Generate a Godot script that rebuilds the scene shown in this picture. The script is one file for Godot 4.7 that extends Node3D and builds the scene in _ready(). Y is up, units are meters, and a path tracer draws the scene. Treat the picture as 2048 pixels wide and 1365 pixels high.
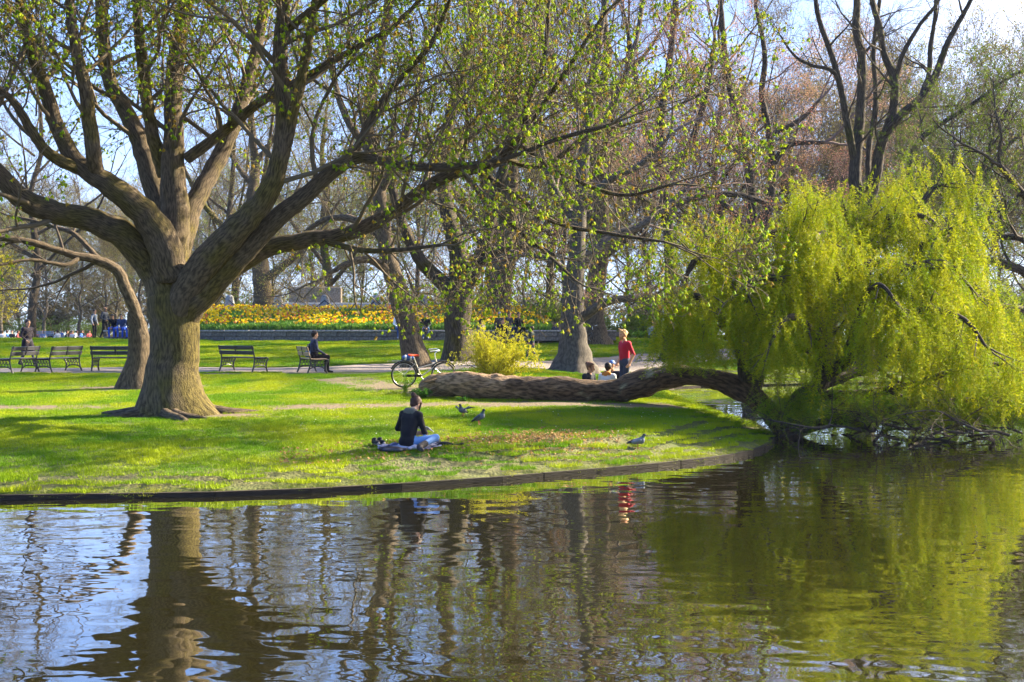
extends Node3D
# A park pond in spring: lawn, chestnut tree, fallen willow, people. y up, metres, the camera looks along -z from 2.4 m above the water.

const F := 2300.0
const EYE := 2.4
const HOR := 662.0

var rng := RandomNumberGenerator.new()
var noise := FastNoiseLite.new()
var fine := FastNoiseLite.new()
var names := {}
var M := {}
var bank := PackedVector2Array()
var pond := PackedVector2Array()

class MB:
	var v := PackedVector3Array()
	var n := PackedVector3Array()
	var c := PackedColorArray()
	var t := PackedVector2Array()
	var i := PackedInt32Array()
	func put(p: Vector3, nn: Vector3, cc := Color.WHITE, uv := Vector2.ZERO) -> int:
		v.append(p); n.append(nn); c.append(cc); t.append(uv)
		return v.size() - 1
	func tri(a: Vector3, b: Vector3, d: Vector3, cc := Color.WHITE) -> void:
		var nn := (d - a).cross(b - a).normalized()
		var k := v.size()
		put(a, nn, cc, Vector2(0, 0)); put(b, nn, cc, Vector2(1, 0)); put(d, nn, cc, Vector2(0.5, 1))
		i.append_array([k, k + 1, k + 2])
	func quad(a: Vector3, b: Vector3, d: Vector3, e: Vector3, cc := Color.WHITE) -> void:
		var nn := (d - a).cross(b - a).normalized()
		var k := v.size()
		put(a, nn, cc, Vector2(0, 0)); put(b, nn, cc, Vector2(1, 0)); put(d, nn, cc, Vector2(1, 1)); put(e, nn, cc, Vector2(0, 1))
		i.append_array([k, k + 1, k + 2, k, k + 2, k + 3])
	func box(o: Vector3, s: Vector3, bs := Basis.IDENTITY, cc := Color.WHITE, bevel := 0.0) -> void:
		var h := s * 0.5
		if bevel <= 0.0:
			for ax in 3:
				for sg in [-1.0, 1.0]:
					var a := Vector3.ZERO; a[ax] = sg * h[ax]
					var u := Vector3.ZERO; u[(ax + 1) % 3] = h[(ax + 1) % 3]
					var w := Vector3.ZERO; w[(ax + 2) % 3] = h[(ax + 2) % 3] * sg
					quad(o + bs * (a - u - w), o + bs * (a - u + w), o + bs * (a + u + w), o + bs * (a + u - w), cc)
			return
		var b := minf(bevel, minf(h.x, minf(h.y, h.z)) * 0.9)
		# faces, then the chamfers of the twelve edges and eight corners
		for ax in 3:
			var p := (ax + 1) % 3
			var q := (ax + 2) % 3
			for sg in [-1.0, 1.0]:
				var a := Vector3.ZERO; a[ax] = sg * h[ax]
				var u := Vector3.ZERO; u[p] = h[p] - b
				var w := Vector3.ZERO; w[q] = (h[q] - b) * sg
				quad(o + bs * (a - u - w), o + bs * (a - u + w), o + bs * (a + u + w), o + bs * (a + u - w), cc)
			for s1 in [-1.0, 1.0]:
				for s2 in [-1.0, 1.0]:
					var e := Vector3.ZERO; e[ax] = h[ax] - b
					var f1 := Vector3.ZERO; f1[p] = s1 * h[p]; f1[q] = s2 * (h[q] - b)
					var f2 := Vector3.ZERO; f2[p] = s1 * (h[p] - b); f2[q] = s2 * h[q]
					if s1 * s2 > 0: quad(o + bs * (f1 - e), o + bs * (f1 + e), o + bs * (f2 + e), o + bs * (f2 - e), cc)
					else: quad(o + bs * (f1 + e), o + bs * (f1 - e), o + bs * (f2 - e), o + bs * (f2 + e), cc)
		for sx in [-1.0, 1.0]:
			for sy in [-1.0, 1.0]:
				for sz in [-1.0, 1.0]:
					var c0 := Vector3(sx * h.x, sy * (h.y - b), sz * (h.z - b))
					var c1 := Vector3(sx * (h.x - b), sy * h.y, sz * (h.z - b))
					var c2 := Vector3(sx * (h.x - b), sy * (h.y - b), sz * h.z)
					if sx * sy * sz > 0: tri(o + bs * c0, o + bs * c2, o + bs * c1, cc)
					else: tri(o + bs * c0, o + bs * c1, o + bs * c2, cc)
	func tube(pts: PackedVector3Array, rad: PackedFloat32Array, sides: int, cc := Color.WHITE, caps := true, vs := 1.0, k_around := 1.0) -> void:
		var m := pts.size()
		if m < 2: return
		var tg := (pts[1] - pts[0]).normalized()
		var u := tg.cross(Vector3.UP if absf(tg.y) < 0.9 else Vector3.RIGHT).normalized()
		var length := 0.0
		var first := v.size()
		for j in m:
			var nt := tg
			if j == 0: nt = pts[1] - pts[0]
			elif j == m - 1: nt = pts[j] - pts[j - 1]
			else: nt = pts[j + 1] - pts[j - 1]
			if nt.length_squared() > 1e-12: tg = nt.normalized()
			u = (u - tg * u.dot(tg)).normalized()
			var w := tg.cross(u)
			if j > 0: length += (pts[j] - pts[j - 1]).length()
			var r := rad[j]
			for s in sides + 1:
				var a := TAU * s / sides
				var o := u * cos(a) + w * sin(a)
				v.append(pts[j] + o * r); n.append(o); c.append(cc); t.append(Vector2(k_around * s / sides, length * vs))
		var st := sides + 1
		for j in m - 1:
			for s in sides:
				var a := first + j * st + s
				i.append_array([a, a + st, a + 1, a + 1, a + st, a + st + 1])
		if caps:
			for e in [0, m - 1]:
				var cn := (pts[0] - pts[1]).normalized() if e == 0 else (pts[m - 1] - pts[m - 2]).normalized()
				var k := v.size()
				put(pts[e] + cn * rad[e] * 0.3, cn, cc, Vector2(0.5, 0.5))
				for s in sides:
					var a: int = first + e * st + s
					if e == 0: i.append_array([k, a, a + 1])
					else: i.append_array([k, a + 1, a])
	func bar(a: Vector3, b: Vector3, r: float, sides := 6, cc := Color.WHITE, r2 := -1.0) -> void:
		tube(PackedVector3Array([a, b]), PackedFloat32Array([r, r if r2 < 0 else r2]), sides, cc)
	func ball(o: Vector3, r: Vector3, seg := 10, rings := 6, cc := Color.WHITE) -> void:
		var first := v.size()
		for y in rings + 1:
			var p := PI * y / rings
			for x in seg + 1:
				var a := TAU * x / seg
				var d := Vector3(sin(p) * cos(a), cos(p), sin(p) * sin(a))
				put(o + d * r, (d / r).normalized(), cc, Vector2(float(x) / seg, float(y) / rings))
		for y in rings:
			for x in seg:
				var a := first + y * (seg + 1) + x
				i.append_array([a, a + seg + 1, a + 1, a + 1, a + seg + 1, a + seg + 2])
	func mesh() -> ArrayMesh:
		var arr := []
		arr.resize(Mesh.ARRAY_MAX)
		arr[Mesh.ARRAY_VERTEX] = v; arr[Mesh.ARRAY_NORMAL] = n; arr[Mesh.ARRAY_COLOR] = c; arr[Mesh.ARRAY_TEX_UV] = t; arr[Mesh.ARRAY_INDEX] = i
		var am := ArrayMesh.new()
		am.add_surface_from_arrays(Mesh.PRIMITIVE_TRIANGLES, arr)
		return am

func P(px: float, py: float, d: float) -> Vector3:
	return Vector3((px - 1024.0) / F * d, EYE - (py - HOR) / F * d, -d)

func numbered(called: String) -> String:
	names[called] = names.get(called, -1) + 1
	return called if names[called] == 0 else "%s_%03d" % [called, names[called]]

func tag(o: Node3D, label := "", category := "", group := "", kind := "") -> Node3D:
	if label: o.set_meta("label", label)
	if category: o.set_meta("category", category)
	if group: o.set_meta("group", group)
	if kind: o.set_meta("kind", kind)
	return o

func thing(called: String, label: String, category: String, at: Vector3, turn := 0.0, group := "") -> Node3D:
	var o := Node3D.new()
	o.name = numbered(called)
	add_child(o)
	o.position = at
	o.rotation.y = turn
	tag(o, label, category, group)
	return o

func part(called: String, mb: MB, mat: Material, parent: Node3D, kind := "") -> MeshInstance3D:
	return shaped(called, mb.mesh(), mat, parent, kind)

func shaped(called: String, mesh: Mesh, mat: Material, parent: Node3D, kind := "") -> MeshInstance3D:
	var o := MeshInstance3D.new()
	o.name = called
	o.mesh = mesh
	o.material_override = mat
	parent.add_child(o, true)
	if kind: o.set_meta("kind", kind)
	return o

func many(called: String, mesh: Mesh, mat: Material, where: Array, tint: PackedColorArray, parent: Node3D, kind := "stuff") -> MultiMeshInstance3D:
	var mm := MultiMesh.new()
	mm.transform_format = MultiMesh.TRANSFORM_3D
	mm.use_colors = tint.size() > 0
	mm.mesh = mesh
	mm.instance_count = where.size()
	for k in where.size():
		mm.set_instance_transform(k, where[k])
		if tint.size(): mm.set_instance_color(k, tint[k])
	var o := MultiMeshInstance3D.new()
	o.name = called
	o.multimesh = mm
	o.material_override = mat
	parent.add_child(o, true)
	o.set_meta("kind", kind)
	return o

func mat(col: Color, rough := 0.8, vertex := true) -> StandardMaterial3D:
	var m := StandardMaterial3D.new()
	m.albedo_color = col.linear_to_srgb()
	m.roughness = rough
	m.vertex_color_use_as_albedo = vertex
	m.metallic_specular = 0.35
	return m

func noise_tex(size: int, freq: float, kind: int, oct: int, ramp: Array, sd := 1, as_bump := false) -> NoiseTexture2D:
	var f := FastNoiseLite.new()
	f.seed = sd
	f.noise_type = kind
	f.frequency = freq
	f.fractal_octaves = oct
	var t := NoiseTexture2D.new()
	t.width = size; t.height = size
	t.seamless = true
	t.seamless_blend_skirt = 0.2
	t.noise = f
	if ramp.size():
		var g := Gradient.new()
		var off := PackedFloat32Array()
		var cols := PackedColorArray()
		for e in ramp:
			off.append(e[0]); cols.append((e[1] as Color).linear_to_srgb())
		g.offsets = off; g.colors = cols
		t.color_ramp = g
	return t

# Catmull-Rom through control points [Vector3, radius], resampled about every step metres
func curve(ctrl: Array, step: float) -> Array:
	var pts := PackedVector3Array()
	var rad := PackedFloat32Array()
	var m := ctrl.size()
	for k in m - 1:
		var p0: Vector3 = ctrl[maxi(k - 1, 0)][0]
		var p1: Vector3 = ctrl[k][0]
		var p2: Vector3 = ctrl[k + 1][0]
		var p3: Vector3 = ctrl[mini(k + 2, m - 1)][0]
		var r1: float = ctrl[k][1]
		var r2: float = ctrl[k + 1][1]
		var cnt := maxi(1, int(ceil(p1.distance_to(p2) / step)))
		for s in cnt:
			var f := float(s) / cnt
			pts.append(p1.cubic_interpolate(p2, p0, p3, f))
			rad.append(lerpf(r1, r2, f))
	pts.append(ctrl[m - 1][0]); rad.append(ctrl[m - 1][1])
	return [pts, rad]

# ---------- the lie of the land ----------
const PROFILE := [[0.0, 0.14], [16.0, 0.14], [20.0, 0.42], [25.0, 0.55], [30.0, 0.72], [36.0, 1.02], [43.0, 1.06], [48.0, 1.3], [54.0, 1.72], [59.0, 1.95], [66.0, 1.95], [80.0, 1.5], [200.0, 1.5], [900.0, 1.9]]

func profile(d: float) -> float:
	for k in PROFILE.size() - 1:
		if d < PROFILE[k + 1][0]:
			var f: float = (d - PROFILE[k][0]) / (PROFILE[k + 1][0] - PROFILE[k][0])
			return lerpf(PROFILE[k][1], PROFILE[k + 1][1], clampf(f, 0.0, 1.0))
	return 1.9

func shore(x: float, d: float) -> float:
	var q := Vector2(x, d)
	var best := 1e9
	for k in bank.size() - 1:
		var c := Geometry2D.get_closest_point_to_segment(q, bank[k], bank[k + 1])
		best = minf(best, c.distance_squared_to(q))
	return sqrt(best) * (-1.0 if Geometry2D.is_point_in_polygon(q, pond) else 1.0)

func land(x: float, d: float, b: float) -> float:
	if d < 8.0: return 0.5
	var h := minf(profile(d), 0.06 + 0.36 * smoothstep(0.0, 2.4, b) + 0.1 * b)
	h -= 0.09 * exp(-pow((x - 2.5) / 2.4, 2.0) - pow((d - 30.4) / 1.3, 2.0))
	h += noise.get_noise_2d(x * 9.0, d * 9.0) * 0.05 * smoothstep(0.3, 2.0, b)
	return h

func gy(x: float, z: float) -> float:
	return land(x, -z, maxf(shore(x, -z), 0.0))

# a point on the ground that the picture shows at px, at distance d
func G(px: float, d: float) -> Vector3:
	var x := (px - 1024.0) / F * d
	return Vector3(x, gy(x, -d), -d)

# bare earth where feet and roots have worn the lawn: 0 grass .. 1 earth
var worn: Array = []
func earth(x: float, d: float) -> float:
	var e := 0.0
	for w in worn:
		var c := Geometry2D.get_closest_point_to_segment(Vector2(x, d), w[0], w[1])
		var q := Vector2((x - c.x) / w[2], (d - c.y) / w[3]).length()
		e = maxf(e, w[4] * clampf(1.6 - q, 0.0, 1.0))
	e *= 0.75 + 0.75 * (fine.get_noise_2d(x * 30.0, d * 30.0) + 0.35)
	return clampf(e, 0.0, 1.0)

func _ready() -> void:
	rng.seed = 7
	noise.seed = 3; noise.frequency = 0.02; noise.fractal_octaves = 3
	fine.seed = 11; fine.frequency = 0.05; fine.fractal_octaves = 4
	var cam := Camera3D.new()
	cam.name = "camera"
	cam.projection = Camera3D.PROJECTION_FRUSTUM
	cam.near = 0.1
	cam.far = 3000.0
	cam.size = 0.1 * 1365.0 / F
	cam.frustum_offset = Vector2(0, -0.1 * 20.5 / F)
	cam.position = Vector3(0, EYE, 0)
	add_child(cam)
	cam.current = true
	var env := Environment.new()
	env.background_mode = Environment.BG_SKY
	var sk := ProceduralSkyMaterial.new()
	sk.sky_top_color = Color(0.054, 0.120, 0.29).linear_to_srgb()
	sk.sky_horizon_color = Color(0.235, 0.29, 0.36).linear_to_srgb()
	sk.sky_curve = 0.11
	sk.ground_bottom_color = Color(0.12, 0.12, 0.08).linear_to_srgb()
	sk.ground_horizon_color = Color(0.5, 0.55, 0.55).linear_to_srgb()
	sk.sun_angle_max = 72.0
	sk.sun_curve = 0.42
	sk.energy_multiplier = 1.0
	var sky := Sky.new()
	sky.sky_material = sk
	env.sky = sky
	env.tonemap_mode = Environment.TONE_MAPPER_LINEAR
	env.tonemap_exposure = 6.4
	env.sdfgi_enabled = true
	env.ssao_enabled = true
	env.ssil_enabled = true
	env.fog_enabled = true
	env.fog_density = 0.00012
	env.fog_light_color = Color(0.82, 0.88, 1.0)
	var we := WorldEnvironment.new()
	we.name = "world"
	we.environment = env
	add_child(we)
	var sun := DirectionalLight3D.new()
	sun.name = "sun"
	sun.light_color = Color(1.0, 0.93, 0.80)
	sun.light_energy = 1.6
	sun.light_angular_distance = 0.6
	sun.shadow_enabled = true
	add_child(sun)
	sun.look_at_from_position(Vector3(0.89, 0.61, -0.44) * 100.0, Vector3.ZERO)

	print("materials ", Time.get_ticks_msec()); materials()
	print("ground ", Time.get_ticks_msec()); setting()
	print("trees ", Time.get_ticks_msec()); twig_kit(); near_trees()
	print("willow ", Time.get_ticks_msec()); willow()
	print("mid ", Time.get_ticks_msec()); middle_trees()
	print("far ", Time.get_ticks_msec()); far_trees()
	print("flowers ", Time.get_ticks_msec()); flower_bed()
	print("furniture ", Time.get_ticks_msec()); furniture()
	print("people ", Time.get_ticks_msec()); people()
	print("small ", Time.get_ticks_msec()); small_things()
	print("grass ", Time.get_ticks_msec()); grass()
	print("done ", Time.get_ticks_msec())

func bark_mat(low: Color, high: Color, sd: int, depth: float, us := 1.0, vs := 1.0) -> StandardMaterial3D:
	var m := mat(Color.WHITE, 0.9)
	m.albedo_texture = noise_tex(512, 0.012, FastNoiseLite.TYPE_SIMPLEX_SMOOTH, 5, [[0.25, low], [0.5, low.lerp(high, 0.5)], [0.75, high]], sd)
	m.heightmap_enabled = true
	var ht := noise_tex(512, 0.035, FastNoiseLite.TYPE_CELLULAR, 3, [], sd + 50)
	var hn: FastNoiseLite = ht.noise
	hn.cellular_return_type = FastNoiseLite.RETURN_DISTANCE2_SUB
	hn.domain_warp_enabled = true
	hn.domain_warp_amplitude = 18.0
	hn.domain_warp_frequency = 0.02
	m.heightmap_texture = ht
	m.heightmap_scale = depth
	m.uv1_scale = Vector3(us, vs, 1)
	return m

func leaf_mat(col: Color, back := 0.6) -> StandardMaterial3D:
	var m := mat(col, 0.55)
	m.metallic_specular = 0.15
	m.backlight_enabled = true
	m.backlight = Color(back, back, back * 0.8)
	return m

func materials() -> void:
	M.bark = bark_mat(Color(0.048, 0.035, 0.022), Color(0.130, 0.098, 0.064), 1, 3.0, 2.2, 0.7)
	M.bark_dark = bark_mat(Color(0.034, 0.027, 0.020), Color(0.09, 0.072, 0.054), 2, 4.0, 2.0, 0.4)
	M.bark_grey = bark_mat(Color(0.045, 0.038, 0.031), Color(0.095, 0.082, 0.067), 3, 1.2, 1.0, 0.6)
	M.bark_log = bark_mat(Color(0.10, 0.075, 0.052), Color(0.34, 0.25, 0.17), 4, 2.2, 2.0, 0.55)
	M.bark_log.heightmap_texture = noise_tex(512, 0.02, FastNoiseLite.TYPE_SIMPLEX_SMOOTH, 5, [], 77)
	M.bark_log.heightmap_scale = 2.5
	M.twig = mat(Color(0.09, 0.071, 0.045), 0.9)
	M.twig_dark = mat(Color(0.055, 0.043, 0.032), 0.9)
	M.twig_pink = mat(Color(0.13, 0.092, 0.08), 0.9)
	M.twig_far = M.twig
	M.leaf = leaf_mat(Color(0.82, 0.82, 0.82), 0.85)
	M.grass = leaf_mat(Color(0.85, 0.85, 0.85), 0.7)
	M.grass.metallic_specular = 0.18
	M.petal = leaf_mat(Color(1, 1, 1), 0.9)
	M.soil = mat(Color.WHITE, 0.95)
	M.soil.albedo_texture = noise_tex(512, 0.03, FastNoiseLite.TYPE_SIMPLEX_SMOOTH, 5, [[0.2, Color(0.6, 0.6, 0.6)], [0.8, Color(1, 1, 1)]], 21)
	M.soil.uv1_triplanar = true
	M.soil.uv1_world_triplanar = true
	M.soil.uv1_scale = Vector3(0.5, 0.5, 0.5)
	M.soil.heightmap_enabled = true
	M.soil.heightmap_texture = noise_tex(512, 0.05, FastNoiseLite.TYPE_SIMPLEX_SMOOTH, 4, [], 22)
	M.soil.heightmap_scale = 3.0
	M.gravel = M.soil.duplicate()
	M.gravel.uv1_scale = Vector3(0.9, 0.9, 0.9)
	M.water = mat(Color(0.010, 0.009, 0.003), 0.02, false)
	M.water.metallic_specular = 0.7
	M.water.clearcoat_enabled = true
	M.water.clearcoat = 1.0
	M.water.clearcoat_roughness = 0.02
	M.iron = mat(Color(0.018, 0.018, 0.022), 0.35)
	M.iron.metallic_specular = 0.5
	M.slat = mat(Color(0.045, 0.045, 0.05), 0.4)
	M.wood_pale = mat(Color(0.22, 0.17, 0.11), 0.7)
	M.stone = mat(Color.WHITE, 0.9)
	M.stone.albedo_texture = noise_tex(256, 0.03, FastNoiseLite.TYPE_SIMPLEX_SMOOTH, 5, [[0.2, Color(0.55, 0.55, 0.55)], [0.8, Color(1, 1, 1)]], 31)
	M.stone.uv1_triplanar = true
	M.stone.uv1_scale = Vector3(0.8, 0.8, 0.8)
	M.stone.heightmap_enabled = true
	M.stone.heightmap_texture = noise_tex(256, 0.06, FastNoiseLite.TYPE_SIMPLEX_SMOOTH, 4, [], 32)
	M.stone.heightmap_scale = 1.0
	M.plank = M.stone.duplicate()
	M.plank.uv1_scale = Vector3(0.4, 4.0, 0.4)
	M.cloth = mat(Color.WHITE, 0.85)
	M.cloth.rim_enabled = true
	M.cloth.rim = 0.04
	M.hair = mat(Color.WHITE, 0.55)
	M.metal = mat(Color.WHITE, 0.3)
	M.metal.metallic = 0.8
	M.paint = mat(Color.WHITE, 0.35)
	M.rubber = mat(Color.WHITE, 0.7)

# ---------- ground, water, path ----------
func spread(a: float, b: float, step: float, far_lo: float, far_hi: float, grow_by: float) -> PackedFloat32Array:
	var out := PackedFloat32Array()
	var lo := []
	var x := a
	var s := step
	while x > far_lo:
		s *= grow_by
		x -= s
		lo.push_front(maxf(x, far_lo))
	out.append_array(PackedFloat32Array(lo))
	x = a
	while x < b:
		out.append(x)
		x += step
	s = step
	while x < far_hi:
		out.append(x)
		s *= grow_by
		x += s
	out.append(far_hi)
	return out

func setting() -> void:
	var w := [[0, 1000], [215, 997], [430, 993], [620, 986], [800, 976], [1000, 962], [1200, 945], [1310, 935], [1400, 925], [1460, 917], [1500, 908], [1523, 900], [1536, 892], [1543, 882], [1541, 873], [1530, 865], [1500, 850], [1440, 830], [1375, 806], [1338, 790], [1328, 783], [1345, 777], [1400, 774], [1500, 772], [1700, 768], [2048, 764]]
	bank.append(Vector2(-90, 18)); bank.append(Vector2(-20, 16.3))
	for e in w:
		var d: float = F * EYE / (e[1] - HOR)
		bank.append(Vector2((e[0] - 1024.0) / F * d, d))
	bank.append(Vector2(90, 60))
	pond = bank.duplicate()
	pond.append(Vector2(90, 5.5)); pond.append(Vector2(-90, 5.5))
	# worn earth: from, to, reach across x, reach across d, strength
	var e0 := func(px: float, d: float) -> Vector2: return Vector2((px - 1024.0) / F * d, d)
	worn = [
		[e0.call(560, 26.6), e0.call(900, 27.9), 0.6, 0.55, 0.95], [e0.call(900, 27.9), e0.call(1330, 27.2), 0.6, 0.6, 1.0], [e0.call(1330, 27.2), e0.call(1490, 27.0), 0.5, 0.3, 0.8],
		[e0.call(0, 26.8), e0.call(110, 26.8), 1.4, 0.5, 0.9], [e0.call(330, 24.9), e0.call(420, 25.0), 1.2, 0.5, 0.95], [e0.call(250, 32.0), e0.call(330, 32.2), 1.3, 0.7, 0.9],
		[e0.call(690, 34.0), e0.call(860, 31.0), 1.0, 1.2, 0.8], [e0.call(1000, 20.4), e0.call(1180, 21.4), 1.3, 0.6, 0.36], [e0.call(0, 16.9), e0.call(430, 17.3), 0.8, 0.25, 0.36], [e0.call(430, 17.3), e0.call(1300, 20.6), 0.6, 0.2, 0.28],
		[e0.call(1300, 20.6), e0.call(1500, 22.9), 0.4, 0.2, 0.35], [e0.call(830, 18.6), e0.call(1000, 19.0), 0.7, 0.35, 0.4], [e0.call(450, 36.6), e0.call(660, 36.9), 1.0, 0.5, 0.8], [e0.call(1150, 44.6), e0.call(1150, 45.0), 1.1, 0.8, 0.8],
		[e0.call(1510, 29.5), e0.call(1390, 37.5), 0.35, 0.9, 0.9],
	]
	var xs := spread(-19.0, 21.0, 0.27, -190.0, 190.0, 1.14)
	var zs := spread(14.5, 48.0, 0.27, 1.0, 270.0, 1.09)
	var mb := MB.new()
	var nx := xs.size()
	var nz := zs.size()
	for j in nz:
		for k in nx:
			var x := xs[k]
			var d := zs[j]
			var b := shore(x, d) if absf(x) < 95.0 else 8.0
			var h := 0.0
			if absf(b) < 0.15 and d > 10.0 and absf(x) < 80.0:
				var best := 1e9
				var at := Vector2(x, d)
				for s in bank.size() - 1:
					var c := Geometry2D.get_closest_point_to_segment(Vector2(x, d), bank[s], bank[s + 1])
					if c.distance_squared_to(Vector2(x, d)) < best:
						best = c.distance_squared_to(Vector2(x, d)); at = c
				x = at.x; d = at.y; h = 0.05
			elif b < 0.0: h = -0.6
			else: h = land(x, d, b)
			var e := earth(x, d)
			var v := noise.get_noise_2d(x * 12.0, d * 12.0)
			var col := Color(0.062, 0.088, 0.018).lerp(Color(0.10, 0.11, 0.03), clampf(v + 0.4, 0.0, 1.0))
			col = col.lerp(Color(0.155, 0.12, 0.08), e)
			mb.put(Vector3(x, h, -d), Vector3.UP, col)
	for j in nz - 1:
		for k in nx - 1:
			var a := j * nx + k
			mb.i.append_array([a, a + nx, a + 1, a + 1, a + nx, a + nx + 1])
	for j in range(1, nz - 1):
		for k in range(1, nx - 1):
			var a := j * nx + k
			var nn := (mb.v[a + 1] - mb.v[a - 1]).cross(mb.v[a + nx] - mb.v[a - nx])
			if nn.y < 0.0: nn = -nn
			mb.n[a] = nn.normalized()
	var g := part("ground", mb, M.soil, self)
	g.set_meta("kind", "structure")

	# water: a real rippled surface near the camera, then a plain sheet
	var wm := MB.new()
	var r1 := FastNoiseLite.new(); r1.seed = 5; r1.frequency = 1.0; r1.fractal_octaves = 1; r1.noise_type = FastNoiseLite.TYPE_SIMPLEX_SMOOTH
	var wx := spread(-12.0, 16.0, 0.075, -120.0, 120.0, 1.25)
	var wz := PackedFloat32Array()
	var q := 5.0
	while q < 70.0:
		wz.append(q)
		q += 0.035 if q < 12.0 else 0.05 if q < 28.0 else 0.25 if q < 52.0 else 3.0
	var wn := wx.size()
	for d in wz:
		for x in wx:
			var calm := 0.55 + 0.45 * r1.get_noise_2d(x * 0.12 + 40.0, d * 0.16)
			var h := 0.0021 * r1.get_noise_2d(x * 0.9, d * 1.6) + 0.0014 * calm * r1.get_noise_2d(x * 2.1 + 9.0, d * 3.6) + 0.0008 * calm * r1.get_noise_2d(x * 4.6, d * 7.0 + 30.0)
			wm.put(Vector3(x, h, -d), Vector3.UP)
	for j in wz.size() - 1:
		for k in wn - 1:
			var a := j * wn + k
			wm.i.append_array([a, a + wn, a + 1, a + 1, a + wn, a + wn + 1])
	for j in wz.size():
		for k in wn:
			var a := j * wn + k
			var l := a - 1 if k > 0 else a
			var r := a + 1 if k < wn - 1 else a
			var up := a - wn if j > 0 else a
			var dn := a + wn if j < wz.size() - 1 else a
			var nn := (wm.v[r] - wm.v[l]).cross(wm.v[dn] - wm.v[up])
			wm.n[a] = (nn if nn.y > 0 else -nn).normalized()
	part("water", wm, M.water, self).set_meta("kind", "structure")

	# the gravel path, a sheet draped over the lawn
	var pc := [[-700.0, 36.5], [-200.0, 38.5], [0.0, 39.2], [300.0, 39.8], [600.0, 40.3], [800.0, 42.5], [1000.0, 46.0], [1150.0, 50.0], [1300.0, 55.0], [1450.0, 59.0], [1650.0, 64.0], [1900.0, 72.0]]
	var ctrl := []
	for e in pc: ctrl.append([Vector3((e[0] - 1024.0) / F * e[1], 0, -e[1]), 1.0])
	var line: PackedVector3Array = curve(ctrl, 0.5)[0]
	var pm := MB.new()
	var across := 15
	for j in line.size():
		var tg := (line[mini(j + 1, line.size() - 1)] - line[maxi(j - 1, 0)]).normalized()
		var side := Vector3(-tg.z, 0, tg.x)
		var bulge := 1.0 + 1.0 * exp(-pow((line[j].x + 4.6) / 2.2, 2.0))
		var hw := 2.4 - 0.5 * smoothstep(0.0, 12.0, line[j].x)
		for k in across:
			var f := float(k) / (across - 1) * 2.0 - 1.0
			var rag := 1.0 + 0.12 * fine.get_noise_2d(line[j].x * 14.0, line[j].z * 14.0 + f * 40.0)
			var o := line[j] + side * f * hw * rag * (bulge if f > 0.0 else 1.0)
			o.y = gy(o.x, o.z) + 0.02 - 0.06 * pow(absf(f), 8.0)
			var v := fine.get_noise_2d(o.x * 25.0, o.z * 25.0)
			pm.put(o, Vector3.UP, Color(0.20, 0.17, 0.15).lerp(Color(0.28, 0.245, 0.22), clampf(v + 0.5, 0, 1)))
	for j in line.size() - 1:
		for k in across - 1:
			var a := j * across + k
			pm.i.append_array([a, a + across, a + 1, a + 1, a + across, a + across + 1])
	part("path", pm, M.gravel, self).set_meta("kind", "structure")

	# timber edging along the bank, board by board
	var edge := thing("bank_edging", "weathered timber boards edging the grassy bank above the pond", "edging", Vector3.ZERO)
	var run := [[Vector3(-20, 0, -16.3), 1.0]]
	for k in range(2, bank.size() - 1): run.append([Vector3(bank[k].x, 0, -bank[k].y), 1.0])
	var el: PackedVector3Array = PackedVector3Array()
	for k in run.size() - 1:
		var a: Vector3 = run[k][0]
		var b: Vector3 = run[k + 1][0]
		var cnt := maxi(1, int(a.distance_to(b) / 0.4))
		for s in cnt: el.append(a.lerp(b, float(s) / cnt))
	el.append(run[run.size() - 1][0])
	var start := 0
	while start < el.size() - 1:
		var stop := start
		var got := 0.0
		var want := rng.randf_range(2.2, 3.4)
		while stop < el.size() - 1 and got < want:
			got += el[stop].distance_to(el[stop + 1]); stop += 1
		var bm := MB.new()
		var lift := rng.randf_range(-0.012, 0.012)
		var tone := rng.randf_range(0.75, 1.2)
		var col := Color(0.028 * tone, 0.022 * tone, 0.016 * tone)
		for k in range(start, stop):
			var a := el[k]
			var b := el[k + 1]
			var tg := (b - a).normalized()
			if k == start: a += tg * 0.012
			if k == stop - 1: b -= tg * 0.012
			var out := Vector3(-tg.z, 0, tg.x)
			# the pond lies to the camera's side of the front bank
			var mid := (a + b) * 0.5 + out * 0.1
			if not Geometry2D.is_point_in_polygon(Vector2(mid.x, -mid.z), pond): out = -out
			var top := 0.072 + lift
			var o1 := out * 0.075
			var o0 := out * -0.01
			bm.quad(a + o0 + Vector3(0, top, 0), b + o0 + Vector3(0, top, 0), b + o1 + Vector3(0, top, 0), a + o1 + Vector3(0, top, 0), col)
			bm.quad(a + o1 + Vector3(0, top, 0), b + o1 + Vector3(0, top, 0), b + o1 + Vector3(0, -0.3, 0), a + o1 + Vector3(0, -0.3, 0), col)
			bm.quad(a + o0 + Vector3(0, top, 0), a + o1 + Vector3(0, top, 0), a + o1 + Vector3(0, -0.3, 0), a + o0 + Vector3(0, -0.3, 0), col)
			bm.quad(b + o0 + Vector3(0, top, 0), b + o1 + Vector3(0, top, 0), b + o1 + Vector3(0, -0.3, 0), b + o0 + Vector3(0, -0.3, 0), col)
		part("board", bm, M.plank, edge)
		start = stop

# ---------- twigs, leaves and growth ----------
var sprays := []      # [mesh, tips]
var leaf_chestnut: ArrayMesh
var leaf_small: ArrayMesh
var leaf_bud: ArrayMesh
var strands := []
var cur_base := Vector3.ZERO

func rv() -> Vector3:
	return Vector3(rng.randf_range(-1, 1), rng.randf_range(-1, 1), rng.randf_range(-1, 1))

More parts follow.
